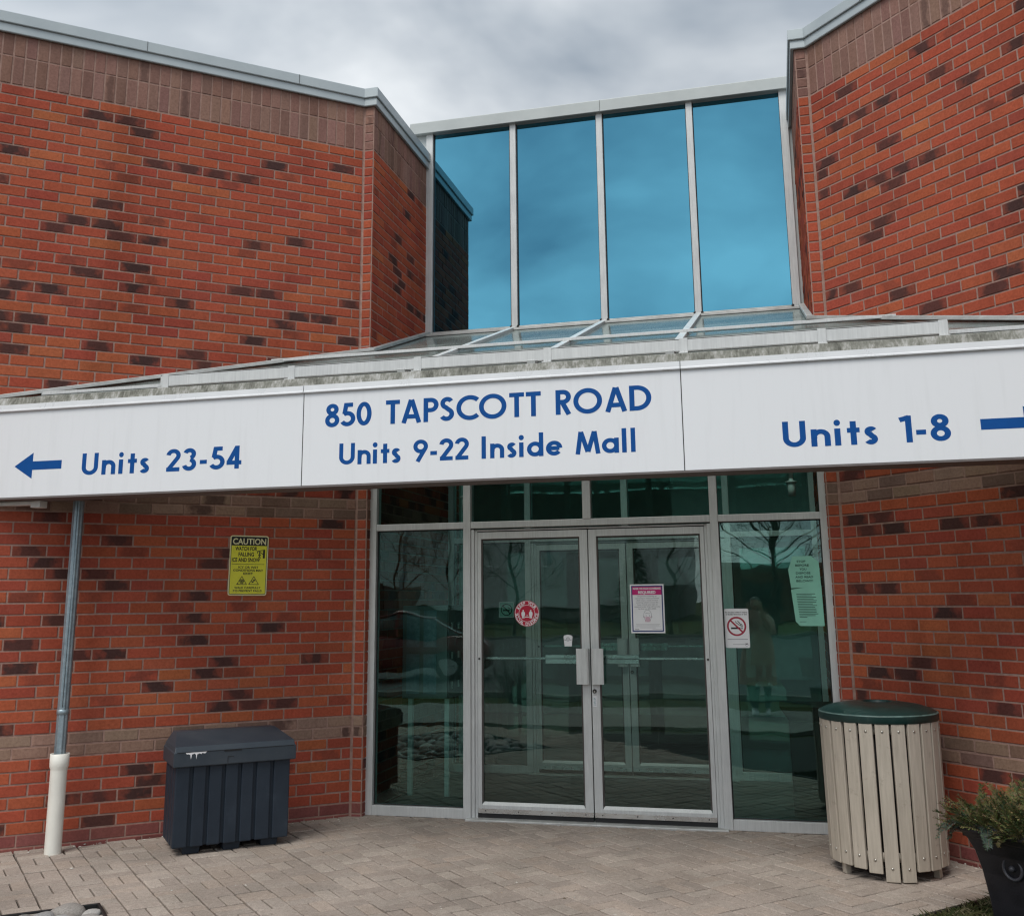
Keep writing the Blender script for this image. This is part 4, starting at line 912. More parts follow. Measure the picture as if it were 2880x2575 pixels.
# slatted litter bin
bc = Vector((2.020, -0.945, 0)); r0 = 0.338
t = thing('litter_bin', 'round litter bin of beige slats with a dark green domed lid', 'litter bin', bc)
mb = MB(); mb.lathe(bc, [(0.0, 0.07), (0.285, 0.07), (0.295, 0.92), (0.0, 0.92)], 32); mb.build('liner', M['dark'], t)
for z_ in (0.135, 0.86):
    mb = MB(); mb.lathe(bc, [(r0-0.03, z_-0.025), (r0-0.012, z_-0.025), (r0-0.012, z_+0.025), (r0-0.03, z_+0.025), (r0-0.03, z_-0.025)], 36); mb.build('hoop', M['slat'], t)
NS = 23; rs = random.Random(4)
for k in range(NS):
    a_ = R(-90+6)+2*math.pi*(k-0.5)/NS
    low = k in (0, 1)
    z0, z1 = (0.003, 0.915) if low else (0.062+rs.uniform(-.006, .004), 0.925)
    if k == NS-1: z0 = 0.045
    tl_ = rs.gauss(0, 0.004)
    mm = Matrix.Translation(bc) @ Matrix.Rotation(a_, 4, 'Z') @ Matrix.Translation((r0, 0, 0)) @ Matrix.Rotation(tl_, 4, 'X') @ Matrix.Rotation(0.012 if not low else 0.010, 4, 'Y')
    w_ = 0.0405
    mb = MB(); mb.box(-0.010, 0.012, -w_, w_, z0, z1, mm); sl = mb.build('slat', M['slat'], t, 0.004)
    for zz_ in (z0+0.075, min(z1, 0.9)-0.045):
        mb = MB(); mb.tube([mm @ Vector((0.0115, 0, zz_)), mm @ Vector((0.0150, 0, zz_)), mm @ Vector((0.0175, 0, zz_))], [0.0085, 0.0075, 0.003], 10); mb.build('bolt', M['bolt'], sl)
for a_ in (R(-150), R(-30), R(90)):
    mb = MB(); mb.box(-0.02, 0.02, -0.02, 0.02, 0.0, 0.11, Matrix.Translation(bc) @ Matrix.Rotation(a_, 4, 'Z') @ Matrix.Translation((r0-0.035, 0, 0))); mb.build('foot', M['slat'], t, 0.003)
mb = MB(); RL = 0.366
mb.lathe(bc, [(RL-0.008, 0.945), (RL-0.035, 0.962), (0.27, 0.982), (0.17, 0.997), (0.105, 1.001), (0.098, 1.004), (0.092, 0.998), (0.088, 0.93)], 56)
mb.build('domed_lid', M['lid'], t)
mb = MB(); mb.lathe(bc, [(RL-0.02, 0.902), (RL-0.004, 0.898)], 56, False); mb.lathe(bc, [(RL-0.004, 0.898), (RL, 0.902), (RL, 0.941)], 56); mb.build('lid_rim', M['lid'], t)
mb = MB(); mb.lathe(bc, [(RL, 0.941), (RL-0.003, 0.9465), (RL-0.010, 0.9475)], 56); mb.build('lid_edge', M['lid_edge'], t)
mb = MB(); mb.lathe(bc, [(0.0, 0.955), (0.0885, 0.955)], 32); mb.build('opening', M['dark'], t)

# black planter on the lawn edge
pc = Vector((2.667, -2.012, -0.016)); ang = math.atan2(uR.y, uR.x)
t = thing('planter', 'black flared square planter with a ring ornament beside the litter bin', 'planter', pc)
pm = Matrix.Translation(pc) @ Matrix.Rotation(ang, 4, 'Z')
prof = [(0.165, 0.0), (0.175, 0.02), (0.185, 0.14), (0.200, 0.27), (0.220, 0.37), (0.243, 0.43), (0.262, 0.462), (0.278, 0.472), (0.280, 0.478), (0.280, 0.505), (0.272, 0.512), (0.255, 0.512), (0.25, 0.46)]
mb = MB(); vs = []; r_ = 0.018
for h_, z_ in prof:
    for sx, sy in ((-1,-1),(1,-1),(1,1),(-1,1)):
        c2 = [(-h_*-sx, 0)]
        e1 = (sx*h_-(sx*r_ if sx*sy > 0 else 0), sy*h_-(sy*r_ if sx*sy < 0 else 0)); e2 = (sx*h_-(sx*r_ if sx*sy < 0 else 0), sy*h_-(sy*r_ if sx*sy > 0 else 0))
        vs += [pm @ Vector((e2[0], e2[1], z_)), pm @ Vector((e1[0], e1[1], z_))]
N8 = 8; mb.add(vs, [(j*8+i, j*8+(i+1) % 8, (j+1)*8+(i+1) % 8, (j+1)*8+i) for j in range(len(prof)-1) for i in range(8)]); mb.build('pot', M['pot'], t, 0.002)
mb = MB(); mb.box(-0.25, 0.25, -0.25, 0.25, 0.44, 0.462, pm); mb.build('soil', M['bark'], t)
mb = MB(); f0 = pm @ Vector((0.0, -0.205, 0.32)); ax = pm.to_3x3() @ Vector((1, 0, 0)); nn_ = pm.to_3x3() @ Vector((0, -1, 0.1)); pts = [f0+nn_*0.004+(ax*math.cos(6.2832*i/28)+Vector((0, 0, 1))*math.sin(6.2832*i/28))*0.052 for i in range(29)]
mb.tube(pts, 0.0085, 10, False); mb.tube([f0+nn_*0.0, f0+nn_*0.02, f0+nn_*0.026], [0.016, 0.014, 0.004], 12); mb.build('ring_ornament', M['ring'], t)
# evergreen cuttings in it
rs = random.Random(12)
GR = [(0.085, 0.105, 0.030), (0.060, 0.088, 0.030), (0.125, 0.128, 0.042), (0.165, 0.145, 0.055), (0.045, 0.070, 0.028), (0.19, 0.15, 0.07)]
BG = [(0.085, 0.120, 0.085), (0.12, 0.155, 0.115), (0.07, 0.10, 0.075)]
def sprig(mb, p, d, L, pal, droop=0.25, wd=0.045, nl=26):
    """flattened spray: stem with side twiglets that carry short needles"""
    d = d.normalized(); sd_ = d.cross(Vector((0, 0, 1)));
    sd_ = sd_.normalized() if sd_.length > 1e-3 else Vector((1, 0, 0)); sd_ = (sd_+Vector((rs.uniform(-.4, .4),)*3)).normalized()
    pts = []; cur = Vector(p); dd = d.copy(); n_ = 7
    for i in range(n_+1): pts.append(cur.copy()); cur = cur+dd*(L/n_); dd = (dd+Vector((rs.uniform(-.1, .1), rs.uniform(-.1, .1), -droop/n_*2))).normalized()
    b_ = len(mb.v); mb.tube(pts, [0.0026*(1-0.7*i/n_) for i in range(n_+1)], 4, False, False); 
    for k in range(b_, len(mb.fc)): pass
    cst = (0.16, 0.11, 0.06, 0)
    for fi in range(len(mb.f)-n_*4, len(mb.f)): mb.fc[fi] = cst
    for i in range(nl):
        t_ = 0.12+0.88*i/nl; k = min(int(t_*n_), n_-1); q_ = pts[k].lerp(pts[k+1], t_*n_-k); s_ = 1 if i % 2 else -1
        tw = (sd_*s_+(pts[k+1]-pts[k]).normalized()*0.9+Vector((rs.uniform(-.3, .3), rs.uniform(-.3, .3), rs.uniform(-.3, .3)))).normalized(); tl = wd*(1.15-t_*0.75)*rs.uniform(0.7, 1.2)
        col = rs.choice(pal); up_ = tw.cross(sd_); up_ = up_.normalized() if up_.length > 1e-3 else Vector((0, 0, 1))
        for j in range(6):
            o_ = q_+tw*(tl*(j+0.3)/6)
            for s2 in (-1, 1):
                nd = (tw*0.8+tw.cross(up_).normalized()*s2*0.8+Vector((rs.uniform(-.3, .3),)*3)).normalized()*0.013*rs.uniform(.7, 1.3); ws = up_.cross(nd).normalized()*0.0016+up_*0.001
                mb.add([o_-ws, o_+ws, o_+nd], [(0, 1, 2)], False, 0, (*[c_*rs.uniform(.75, 1.25) for c_ in col], 0))
t2 = thing('evergreen_cuttings', 'mixed green evergreen cuttings filling the black planter', 'plant', pc+Vector((0, 0, 0.46)))
mb = MB()
for i in range(330):
    x, y = rs.uniform(-.24, .24), rs.uniform(-.24, .24); p = pm @ Vector((x, y, 0.455)); o_ = pm.to_3x3() @ Vector((x, y, 0))
    d = o_*rs.uniform(0.9, 2.3)+Vector((rs.gauss(0, .25), rs.gauss(0, .25), rs.uniform(0.22, 0.8))); sprig(mb, p, d, rs.uniform(0.12, 0.27), GR, rs.uniform(0.05, 0.4))
mb.build('green_sprays', M['leaf'], t2, 0, True)
mb = MB(); cl = pm @ Vector((-0.26, -0.24, 0.50))
for i in range(7): sprig(mb, cl+Vector((rs.uniform(0, .1), rs.uniform(-.05, .05), rs.uniform(0, .04))), Vector((-0.7+rs.uniform(-.3, .25), -0.25+rs.uniform(-.2, .2), rs.uniform(-0.1, 0.35))), rs.uniform(0.12, 0.22), BG, rs.uniform(0.5, 1.1), 0.034, 24)
for i in range(3): sprig(mb, pm @ Vector((-0.12+0.02*i, -0.27, 0.515)), Vector((0.0+rs.uniform(-.2, .2), -0.8, 0.0)), rs.uniform(0.11, 0.15), BG, 1.9, 0.03, 24)
mb.build('blue_green_sprays', M['leaf'], t2, 0, True)

# stone bed in the lower left corner
b0 = Vector((-2.371, -2.695, 0)); ea = Vector((-0.77, -0.638, 0)); eb = Vector((0.69, -0.724, 0))
t = thing('stone_bed', 'sunken bed with black plastic edging cut into the pavers, full of river stones', 'bed', b0)
mb = MB()
for p, d_, L in ((b0, ea, 1.9), (b0, eb, 1.7), (b0+ea*1.9, eb, 1.7), (b0+eb*1.7, ea, 1.9)): mb.bar(p+Vector((0, 0, -0.022)), p+d_*L+Vector((0, 0, -0.022)), 0.016, 0.07, ext=0.008)
mb.build('edging', M['edging'], t, 0.003)
mb = MB(); mb.poly([b0+Vector((0, 0, -0.05)), b0+ea*1.9+Vector((0, 0, -0.05)), b0+ea*1.9+eb*1.7+Vector((0, 0, -0.05)), b0+eb*1.7+Vector((0, 0, -0.05))]); mb.build('soil', M['bark'], t)
stones = []; rs = random.Random(31)
for k in range(6):
    bm = bmesh.new(); bmesh.ops.create_icosphere(bm, subdivisions=3, radius=1.0); sd0 = Vector((k*7.3, 1.1*k, 3.3))
    for v in bm.verts:
        n_ = v.co.normalized(); v.co = n_*(1+0.22*mnoise.noise(n_*0.9+sd0)+0.05*mnoise.noise(n_*3+sd0)); v.co.x *= 1.25; v.co.z *= 0.68
    me = bpy.data.meshes.new('river_stone'); bm.to_mesh(me); bm.free(); me.materials.append(M['stone_m'])
    for p in me.polygons: p.use_smooth = True
    stones.append(me)
spots = [(0.165, 0.075, 0.072, 'large grey river stone standing highest at the corner of the black edged bed', 0), (0.105, 0.050, 0.034, 'small pale stone in the very corner of the black edged bed', 3), (0.30, 0.10, 0.060, None, 1), (0.20, 0.20, 0.055, None, 2), (0.40, 0.07, 0.05, None, 4), (0.06, 0.13, 0.05, None, 5)]
placed = []
for a_, b_, r_, lab, k in spots: placed.append((a_, b_, r_, lab, k))
tries = 0
while len(placed) < 120 and tries < 5000:
    tries += 1; a_, b_, r_ = rs.uniform(0.06, 1.84), rs.uniform(0.06, 1.64), rs.uniform(0.035, 0.085)
    if all((a_-p[0])**2+(b_-p[1])**2 > ((r_+p[2])*0.88)**2 for p in placed): placed.append((a_, b_, r_, None, rs.randrange(6)))
for a_, b_, r_, lab, k in placed:
    o = bpy.data.objects.new('river_stone', stones[k]); COL.objects.link(o); o.location = b0+ea*a_+eb*b_+Vector((0, 0, -0.05+r_*0.62)); o.scale = (r_*rs.uniform(.9, 1.1),)*3; o.rotation_euler = (rs.uniform(-.35, .35), rs.uniform(-.35, .35), rs.uniform(0, 6.28))
    tag(o, lab or 'rounded grey river stone lying among others in the black edged bed', 'stone', 'river stones in the bed')

# ------------------------------------------------------------------ stickers and notices on the glass
YG = -0.0036
MX = (0.0, 0, 0)
def on_glass(x, z_, y=None): return frame_on((x, YG if y is None else y, z_), (1, 0, 0), (0, -1, 0))
# round distance sticker
mw = on_glass(-0.511, 1.556); t = thing('distance_sticker', 'round red sticker on the left door reading keep your social distance', 'sticker', (-0.511, YG, 1.556))
disc('face', M['red'], t, mw, 0, 0, 0.102, 0.0008); disc('outer_ring', M['white'], t, mw, 0, 0, 0.0985, 0.0011, 0.0955); disc('inner_ring', M['white'], t, mw, 0, 0, 0.0665, 0.0011, 0.0635)
def arc_text(s_, r, a0, a1, h, flip):
    for i, ch in enumerate(s_):
        if ch == ' ': continue
        a_ = a0+(a1-a0)*i/(len(s_)-1); rot = a_-90 if not flip else a_+90
        k_ = mw @ Matrix.Rotation(R(rot), 4, 'Z') @ Matrix.Translation((0, r if not flip else -r, 0.0012))
        # letters sit at radius r along their own up axis
        text_mesh(ch, 'lettering', M['white'], t, mw @ Matrix.Rotation(R(a_-90 if not flip else a_+90), 4, 'Z') @ Matrix.Translation((0, (r if not flip else -(r+h)), 0.0012)), h, 0, 0, None, bold=0.03, lift=0.0003)
arc_text('KEEP YOUR', 0.0695, 146, 34, 0.0245, False); arc_text('SOCIAL DISTANCE', 0.0695, 184, 356, 0.0245, True)
for cx in (-0.030, 0.032):
    disc('figure', M['white'], t, mw, cx, 0.021, 0.0065, 0.0013, n=18)
    mb = MB(); mb.add([mw @ Vector((cx+a_, b_, 0.0013)) for a_, b_ in ((-0.010, -0.038), (-0.001, -0.038), (0, -0.016), (0.001, -0.038), (0.010, -0.038), (0.011, -0.016), (0.0145, -0.016), (0.0145, 0.006), (0.009, 0.013), (-0.009, 0.013), (-0.0145, 0.006), (-0.0145, -0.016), (-0.011, -0.016))], [tuple(range(13))]); mb.build('figure', M['white'], t)
lines('distance_bar', M['white'], t, mw, [[(-0.017, -0.028), (0.019, -0.028)]], 0.006, 0.0013); text_mesh('2 M', 'lettering', M['white'], t, mw @ Matrix.Translation((0, 0, 0.0012)), 0.008, 0.001, -0.020, bold=0.02)
# small no-smoking plaque behind the glass on the left door
mw = on_glass(-0.682, 1.586, 0.0085); t = thing('no_smoking_plaque', 'small grey green no smoking plaque behind the left door glass, left of the red sticker', 'sign', (-0.682, 0.0085, 1.586))
plate('plate', M['green_paper'], t, mw, 0.124, 0.124, 0.006, -0.003, 0.0); plate('rim', M['white'], t, mw, 0.122, 0.122, 0.006, 0, 0.0006, frame=0.004)
disc('ring', M['ink'], t, mw, 0, 0, 0.047, 0.0008, 0.040); lines('symbol', M['ink'], t, mw, [[(-0.031, 0.031), (0.031, -0.031)]], 0.008, 0.0010); lines('symbol', M['ink'], t, mw, [[(-0.032, -0.006), (0.026, -0.006)]], 0.010, 0.0008); lines('symbol', M['ink'], t, mw, [[(0.03, 0.002), (0.028, 0.012), (0.014, 0.014), (0.012, 0.024)]], 0.005, 0.0008)
# mask poster
mw = on_glass(0.4545, 1.586); t = thing('mask_poster', 'white poster with pink heading on the right door asking for a mask or face covering', 'poster', (0.4545, YG, 1.586))
plate('paper', M['white'], t, mw, 0.264, 0.372, 0, 0, 0.0008); plate('border', M['navy'], t, mw, 0.244, 0.350, 0, 0, 0.0012, frame=0.009); plate('heading_band', M['magenta'], t, mw, 0.227, 0.062, 0, 0, 0.0013, 0, 0.136)
K = mw @ Matrix.Translation((0, 0, 0.0012))
text_mesh('MASK OR FACE COVERING', 'lettering', M['white'], t, K, 0.0150, 0, 0.146, 0.216, bold=0.035); text_mesh('REQUIRED', 'lettering', M['white'], t, K, 0.0215, 0, 0.114, 0.136, bold=0.04)
for i, (s_, w_) in enumerate((('All persons entering or', .150), ('remaining in these premises', .186), ('shall wear a mask or face', .166), ('covering which covers the', .172), ('nose, mouth and chin as', .160), ('required under City of Toronto', .200), ('by-law no. 541-2020.', .138))):
    text_mesh(s_, 'lettering', M['grey_ink'], t, K, 0.0088, 0, 0.090-i*0.0158, w_, bold=0.012)
hy = -0.058
lines('face_drawing', M['grey_ink'], t, mw, [arc(0.0, hy+0.008, 0.030, 0, 180, 0.040), [(-0.030, hy+0.008), (-0.024, hy-0.022), (-0.014, hy-0.044)], [(0.030, hy+0.008), (0.024, hy-0.022), (0.014, hy-0.044)], [(-0.020, hy+0.020), (-0.006, hy+0.024), (0.008, hy+0.020), (0.021, hy+0.022)], [(-0.031, hy+0.004), (-0.034, hy-0.006), (-0.028, hy-0.012)], [(0.031, hy+0.004), (0.034, hy-0.006), (0.028, hy-0.012)]], 0.0022, 0.0011)
for cx in (-0.012, 0.014): disc('face_drawing', M['grey_ink'], t, mw, cx, hy+0.004, 0.0035, 0.0012, n=12)
mb = MB(); mb.add([mw @ Vector((a_, hy+b_, 0.0012)) for a_, b_ in ((-0.019, -0.008), (0, -0.002), (0.019, -0.008), (0.017, -0.032), (0.008, -0.044), (-0.008, -0.044), (-0.017, -0.032))], [tuple(range(7))]); mb.build('mask_drawing', simple('pale_pink', (0.60, 0.42, 0.50)), t)
lines('mask_strings', M['magenta'], t, mw, [[(-0.019, hy-0.008), (-0.028, hy-0.002)], [(0.019, hy-0.008), (0.029, hy-0.002)], [(-0.018, hy-0.030), (-0.016, hy-0.044)], [(0.018, hy-0.030), (0.016, hy-0.044)]], 0.002, 0.0014)
lines('fine_print', M['grey_ink'], t, mw, [[(-w_, -0.120-i*0.0085), (w_, -0.120-i*0.0085)] for i, w_ in enumerate((0.094, 0.088, 0.098, 0.062))], 0.0018, 0.0011)
text_mesh('Toronto', 'lettering', M['ink'], t, K, 0.0075, -0.086, -0.160, 0.034, bold=0.02); lines('fine_print', M['grey_ink'], t, mw, [[(0.034, -0.158), (0.106, -0.158)]], 0.002, 0.0011)
# no-smoking notice on the right side pane
mw = on_glass(1.129, 1.435); t = thing('no_smoking_sign', 'white no smoking notice with a red ring on the right side pane', 'sign', (1.129, YG, 1.435))
plate('board', M['white'], t, mw, 0.180, 0.290, 0.012, 0, 0.0012); K = mw @ Matrix.Translation((0, 0, 0.0012))
text_mesh('No Smoking within 9 metres', 'lettering', M['ink'], t, K, 0.0105, 0, 0.113, 0.164, bold=0.02); text_mesh('of Building Entrance or Exit', 'lettering', M['ink'], t, K, 0.0105, 0, 0.098, 0.158, bold=0.02)
disc('red_ring', M['crimson'], t, mw, -0.002, 0.014, 0.0715, 0.0018, 0.0585); lines('red_bar', M['crimson'], t, mw, [[(-0.048, 0.060), (0.044, -0.032)]], 0.0125, 0.0021)
lines('cigarette', M['ink'], t, mw, [[(-0.044, 0.0), (0.026, 0.0)]], 0.013, 0.0016); lines('cigarette', M['ink'], t, mw, [[(0.030, 0.0), (0.034, 0.0)], [(0.038, 0.0), (0.042, 0.0)]], 0.013, 0.0016)
lines('smoke', M['ink'], t, mw, [[(0.033, 0.010), (0.029, 0.022), (0.014, 0.026), (0.006, 0.034), (-0.006, 0.042), (-0.006, 0.053)], [(0.041, 0.010), (0.038, 0.026), (0.024, 0.034), (0.016, 0.044), (0.006, 0.054)]], 0.0052, 0.0016)
lines('fine_print', M['grey_ink'], t, mw, [[(-0.074, -0.082), (0.076, -0.082)]], 0.004, 0.0016); lines('fine_print', M['grey_ink'], t, mw, [[(-0.036, -0.119), (0.052, -0.119)]], 0.0025, 0.0016)
disc('emblem', M['grey_ink'], t, mw, 0.066, -0.120, 0.0125, 0.0016, 0.0108, 20); lines('emblem', M['ink'], t, mw, [[(0.058, -0.117), (0.073, -0.117)]], 0.006, 0.0018)
# green notice taped to the outer face of the right side pane
mw = frame_on((1.652, -0.0045, 1.706), (1, 0, 0), (0, -1, 0)); t = thing('green_notice', 'two taped sheets of pale green paper on the right side pane', 'notice', (1.652, -0.0045, 1.706))
mb = MB(); up_sheet = [(-0.085, 0.258), (0.052, 0.260), (0.105, 0.215), (0.108, 0.165), (0.112, 0.030), (-0.106, 0.022), (-0.120, 0.158), (-0.102, 0.205)]; lo_sheet = [(0.113, 0.043), (0.118, -0.258), (-0.058, -0.256), (-0.088, -0.222), (-0.108, 0.012)]
mb.add([mw @ Vector((a_, b_, 0.0)) for a_, b_ in up_sheet], [tuple(range(8))]); mb.build('upper_sheet', M['green_paper'], t); mb = MB(); mb.add([mw @ Vector((a_, b_, 0.0012)) for a_, b_ in lo_sheet], [tuple(reversed(range(5)))]); mb.build('lower_sheet', M['green_paper'], t)
K = mw @ Matrix.Translation((0, 0, 0.0006))
for i, (s_, w_, x_) in enumerate((('STOP', 0.064, -0.022), ('BEFORE', 0.100, -0.016), ('YOU', 0.052, -0.012), ('DISPOSE', 0.106, -0.012), ('AND READ', 0.130, -0.006), ('BELOW!!!', 0.122, -0.004))): text_mesh(s_, 'lettering', M['green_ink'], t, K, 0.0165, x_, 0.212-i*0.0290, w_, bold=0.02)
rs = random.Random(8); lines('body_print', M['green_ink'], t, mw, [[(-0.072+0.001*i, -0.022-0.0122*i), (-0.072+0.001*i+(0.145-rs.uniform(0, 0.035) if i != 14 else 0.055), -0.022-0.0122*i)] for i in range(15)], 0.0042, 0.0016)
lines('body_print', M['green_ink'], t, mw, [[(-0.06, -0.226), (-0.012, -0.226)]], 0.003, 0.0016)
# cup-shaped decal
mw = on_glass(-0.180, 1.345); t = thing('cup_decal', 'small white cup shaped decal on the left door above the pull handle', 'sticker', (-0.18, YG, 1.345))
mb = MB(); mb.add([mw @ Vector((a_, b_, 0.0008)) for a_, b_ in [(-0.028, -0.044), (0.029, -0.044), (0.037, 0.030), (0.026, 0.040), (0.0, 0.045), (-0.028, 0.040), (-0.036, 0.030)]], [tuple(range(7))]); mb.build('cup', M['white'], t)
lines('print', M['grey_ink'], t, mw, [arc(0, 0.010, 0.014, 0, 360)]+[[(0.004*math.cos(R(a_)), 0.010+0.004*math.sin(R(a_))), (0.012*math.cos(R(a_)), 0.010+0.012*math.sin(R(a_)))] for a_ in range(0, 360, 45)], 0.0022, 0.0012); lines('print', M['grey_ink'], t, mw, [[(-0.028, 0.006), (-0.018, 0.004)], [(0.018, 0.004), (0.028, 0.006)]], 0.006, 0.0012)
# ------------------------------------------------------------------ what stands across the car park (seen mirrored in the glass)
# warehouse with dock doors
t = thing('warehouse', 'long white warehouse with dark dock doors across the car park', 'building', (-24, -72, 0))
MB().box(-62, -6, -92, -72, 2.6, 8.2).build('upper_wall', M['metal_siding'], t); MB().box(-62, -6, -91.9, -72.1, 0, 2.6).build('lower_wall', simple('dark_base', (0.07, 0.07, 0.072)), t)
MB().box(-62.2, -5.8, -92.2, -71.8, 8.2, 8.45).build('roof_edge', M['coping'], t)
for i in range(12):
    x = -60+i*4.5; MB().box(x, x+2.8, -72.12, -71.95, 0.3, 2.9).build('dock_door', M['concrete'] if i % 3 else M['dark'], t)
for i in range(9):
    x = -58+i*6; MB().box(x, x+0.25, -72.1, -71.9, 2.6, 8.2).build('downpipe', M['galv'], t)
t = thing('brick_building', 'low brown brick building with dark windows across the car park', 'building', (8, -70, 0))
MB().box(-3, 30, -85, -70, 0, 3.6).build('wall', simple('brown_wall', (0.16, 0.085, 0.06), 0.9), t); MB().box(-3.2, 30.2, -85.2, -69.8, 3.6, 4.0).build('roof_edge', M['concrete'], t)
for i in range(7): MB().box(-1+i*4.4, 1.6+i*4.4, -70.03, -69.9, 0.9, 2.6).build('window', M['carglass'], t)
# box trailer and tractor parked in front of the warehouse
t = thing('truck_trailer', 'white box trailer parked in front of the warehouse', 'trailer', (-16, -60, 0))
MB().box(-22, -8.6, -61.3, -58.7, 1.15, 4.0).build('box', M['metal_siding'], t, 0.03); MB().box(-22, -8.6, -61.0, -59.0, 0.95, 1.15).build('chassis', M['dark'], t)
for x in (-20.6, -19.4):
    for y in (-58.85, -61.15): mb = MB(); mb.tube([(x, y-0.14, 0.50), (x, y+0.14, 0.50)], 0.5, 20); mb.build('wheel', M['black'], t)
for y in (-59.3, -60.7): MB().box(-10.6, -10.4, y-0.06, y+0.06, 0, 0.97).build('landing_leg', M['galv'], t)
# red car: body lofted across sections
t = thing('parked_car', 'dark red saloon car parked facing the entrance path', 'car', (-7.4, -15.2, -0.085))
cm = Matrix.Translation((-7.4, -15.2, -0.085)) @ Matrix.Rotation(R(168), 4, 'Z')
def loft(mb, secs, smooth=True):
    n = len(secs[0]); mb.add([cm @ Vector(p) for s_ in secs for p in s_], [(j*n+i, j*n+(i+1) % n, (j+1)*n+(i+1) % n, (j+1)*n+i) for j in range(len(secs)-1) for i in range(n)]+[tuple(reversed(range(n))), tuple(range((len(secs)-1)*n, len(secs)*n))], smooth)
def sec(x, w, z0, z1): return [(x, -w*0.94, z0), (x, w*0.94, z0), (x, w, z0+0.18), (x, w*0.99, (z0+z1)/2+0.05), (x, w*0.93, z1-0.05), (x, w*0.80, z1), (x, -w*0.80, z1), (x, -w*0.93, z1-0.05), (x, -w*0.99, (z0+z1)/2+0.05), (x, -w, z0+0.18)]
mb = MB(); loft(mb, [sec(-2.28, 0.70, 0.32, 0.72), sec(-2.15, 0.84, 0.24, 0.86), sec(-1.5, 0.89, 0.22, 0.95), sec(-0.3, 0.90, 0.22, 0.94), sec(0.9, 0.90, 0.22, 0.93), sec(1.6, 0.88, 0.22, 0.86), sec(2.1, 0.80, 0.24, 0.74), sec(2.26, 0.66, 0.34, 0.62)]); body = mb.build('body', M['carpaint'], t)
mb = MB()
def cs(x, w0, w1, z1): return [(x, -w0, 0.9), (x, w0, 0.9), (x, w1, z1-0.04), (x, w1*0.8, z1), (x, -w1*0.8, z1), (x, -w1, z1-0.04)]
loft(mb, [cs(-1.75, 0.80, 0.70, 0.94), cs(-0.95, 0.84, 0.64, 1.38), cs(-0.2, 0.85, 0.64, 1.45), cs(0.35, 0.85, 0.63, 1.41), cs(1.15, 0.83, 0.72, 0.93)]); mb.build('cabin', M['carglass'], t)
mb = MB(); loft(mb, [[(x, -0.60, z_), (x, 0.60, z_), (x, 0.56, z_+0.03), (x, -0.56, z_+0.03)] for x, z_ in ((-0.98, 1.37), (-0.2, 1.45), (0.38, 1.405))]); mb.build('roof', M['carpaint'], t)
for s_ in (-1, 1):
    for x0, z0, x1, z1 in ((0.36, 1.40, 1.18, 0.92), (-0.96, 1.37, -1.78, 0.93), (-0.25, 1.43, -0.22, 0.92)):
        mb = MB(); mb.bar(cm @ Vector((x0, s_*0.66, z0)), cm @ Vector((x1, s_*0.85, z1)), 0.06, 0.05); mb.build('pillar', M['carpaint'], t)
    for x in (-1.4, 1.38):
        mb = MB(); mb.tube([cm @ Vector((x, s_*0.72, 0.32)), cm @ Vector((x, s_*0.915, 0.32))], 0.32, 24); w_ = mb.build('wheel', M['black'], t); mb = MB(); mb.tube([cm @ Vector((x, s_*0.90, 0.32)), cm @ Vector((x, s_*0.925, 0.32))], 0.20, 20); mb.build('rim', M['alu'], w_)
    mb = MB(); mb.box(2.02, 2.20, s_*0.60-0.14, s_*0.60+0.14, 0.60, 0.70, cm); mb.build('headlight', M['white'], t, 0.03); mb = MB(); mb.box(0.85, 1.0, s_*0.97-0.09, s_*0.97+0.09, 0.92, 1.04, cm); mb.build('mirror', M['carpaint'], t, 0.03)
# bare trees
def bare_tree(loc, H, seed, label, spread=0.55, low=0.24, n0=12, twigs=True, group='bare trees across the car park'):
    r_ = random.Random(seed); t = thing('bare_tree', label, 'tree', loc, group); L = Vector(loc)
    tk = MB(); pts = [L+Vector((r_.gauss(0, .03)*i, r_.gauss(0, .03)*i, H*0.9*i/8)) for i in range(9)]; tk.tube(pts, [0.011*H*(1-0.88*i/8)+0.01 for i in range(9)], 8); tk.build('trunk', M['bark'], t)
    cr = MB()
    def br(p, d, ln, rad, lev):
        q_ = [p]; dd = d.copy(); n_ = 5
        for i in range(n_): q_.append(q_[-1]+dd*(ln/n_)); dd = (dd+Vector((r_.gauss(0, .16), r_.gauss(0, .16), r_.gauss(0.06, .10)))).normalized()
        cr.tube(q_, [rad*(1-0.7*i/n_) for i in range(n_+1)], 4 if lev else 6, False)
        if lev < 3:
            for k in range([9, 7, 4][lev]):
                i = r_.randint(1, n_-1); f = q_[i].lerp(q_[i+1], r_.random()); a = (q_[i+1]-q_[i]).normalized(); o_ = a.orthogonal().normalized(); o_ = Matrix.Rotation(r_.uniform(0, 6.28), 3, a) @ o_
                br(f, (a*0.75+o_*0.8+Vector((0, 0, 0.12))).normalized(), ln*r_.uniform(.32, .55), max(rad*0.45, 0.004), lev+1)
    for k in range(n0):
        h_ = low+(0.95-low)*k/n0; i = min(int(h_*8), 7); p = pts[i].lerp(pts[i+1], h_*8-i); a = k*2.4+r_.uniform(-.4, .4)
        br(p, Vector((math.cos(a), math.sin(a), 0.55+0.5*h_)).normalized(), H*spread*(1.05-h_)*r_.uniform(.7, 1.1)+0.3, 0.0036*H*(1.2-h_), 0)
    cr.build('crown', M['bark'], t); return t
bare_tree((-16.4, -39.5, -0.09), 9.2, 1, 'bare tree with a straight trunk beside the car park, mirrored in the left side pane')
bare_tree((-10.7, -39.8, -0.09), 8.6, 2, 'bare tree with spreading boughs mirrored in the left door')
bare_tree((-3.4, -41, -0.09), 7.5, 3, 'bare tree on the verge mirrored in the right door')
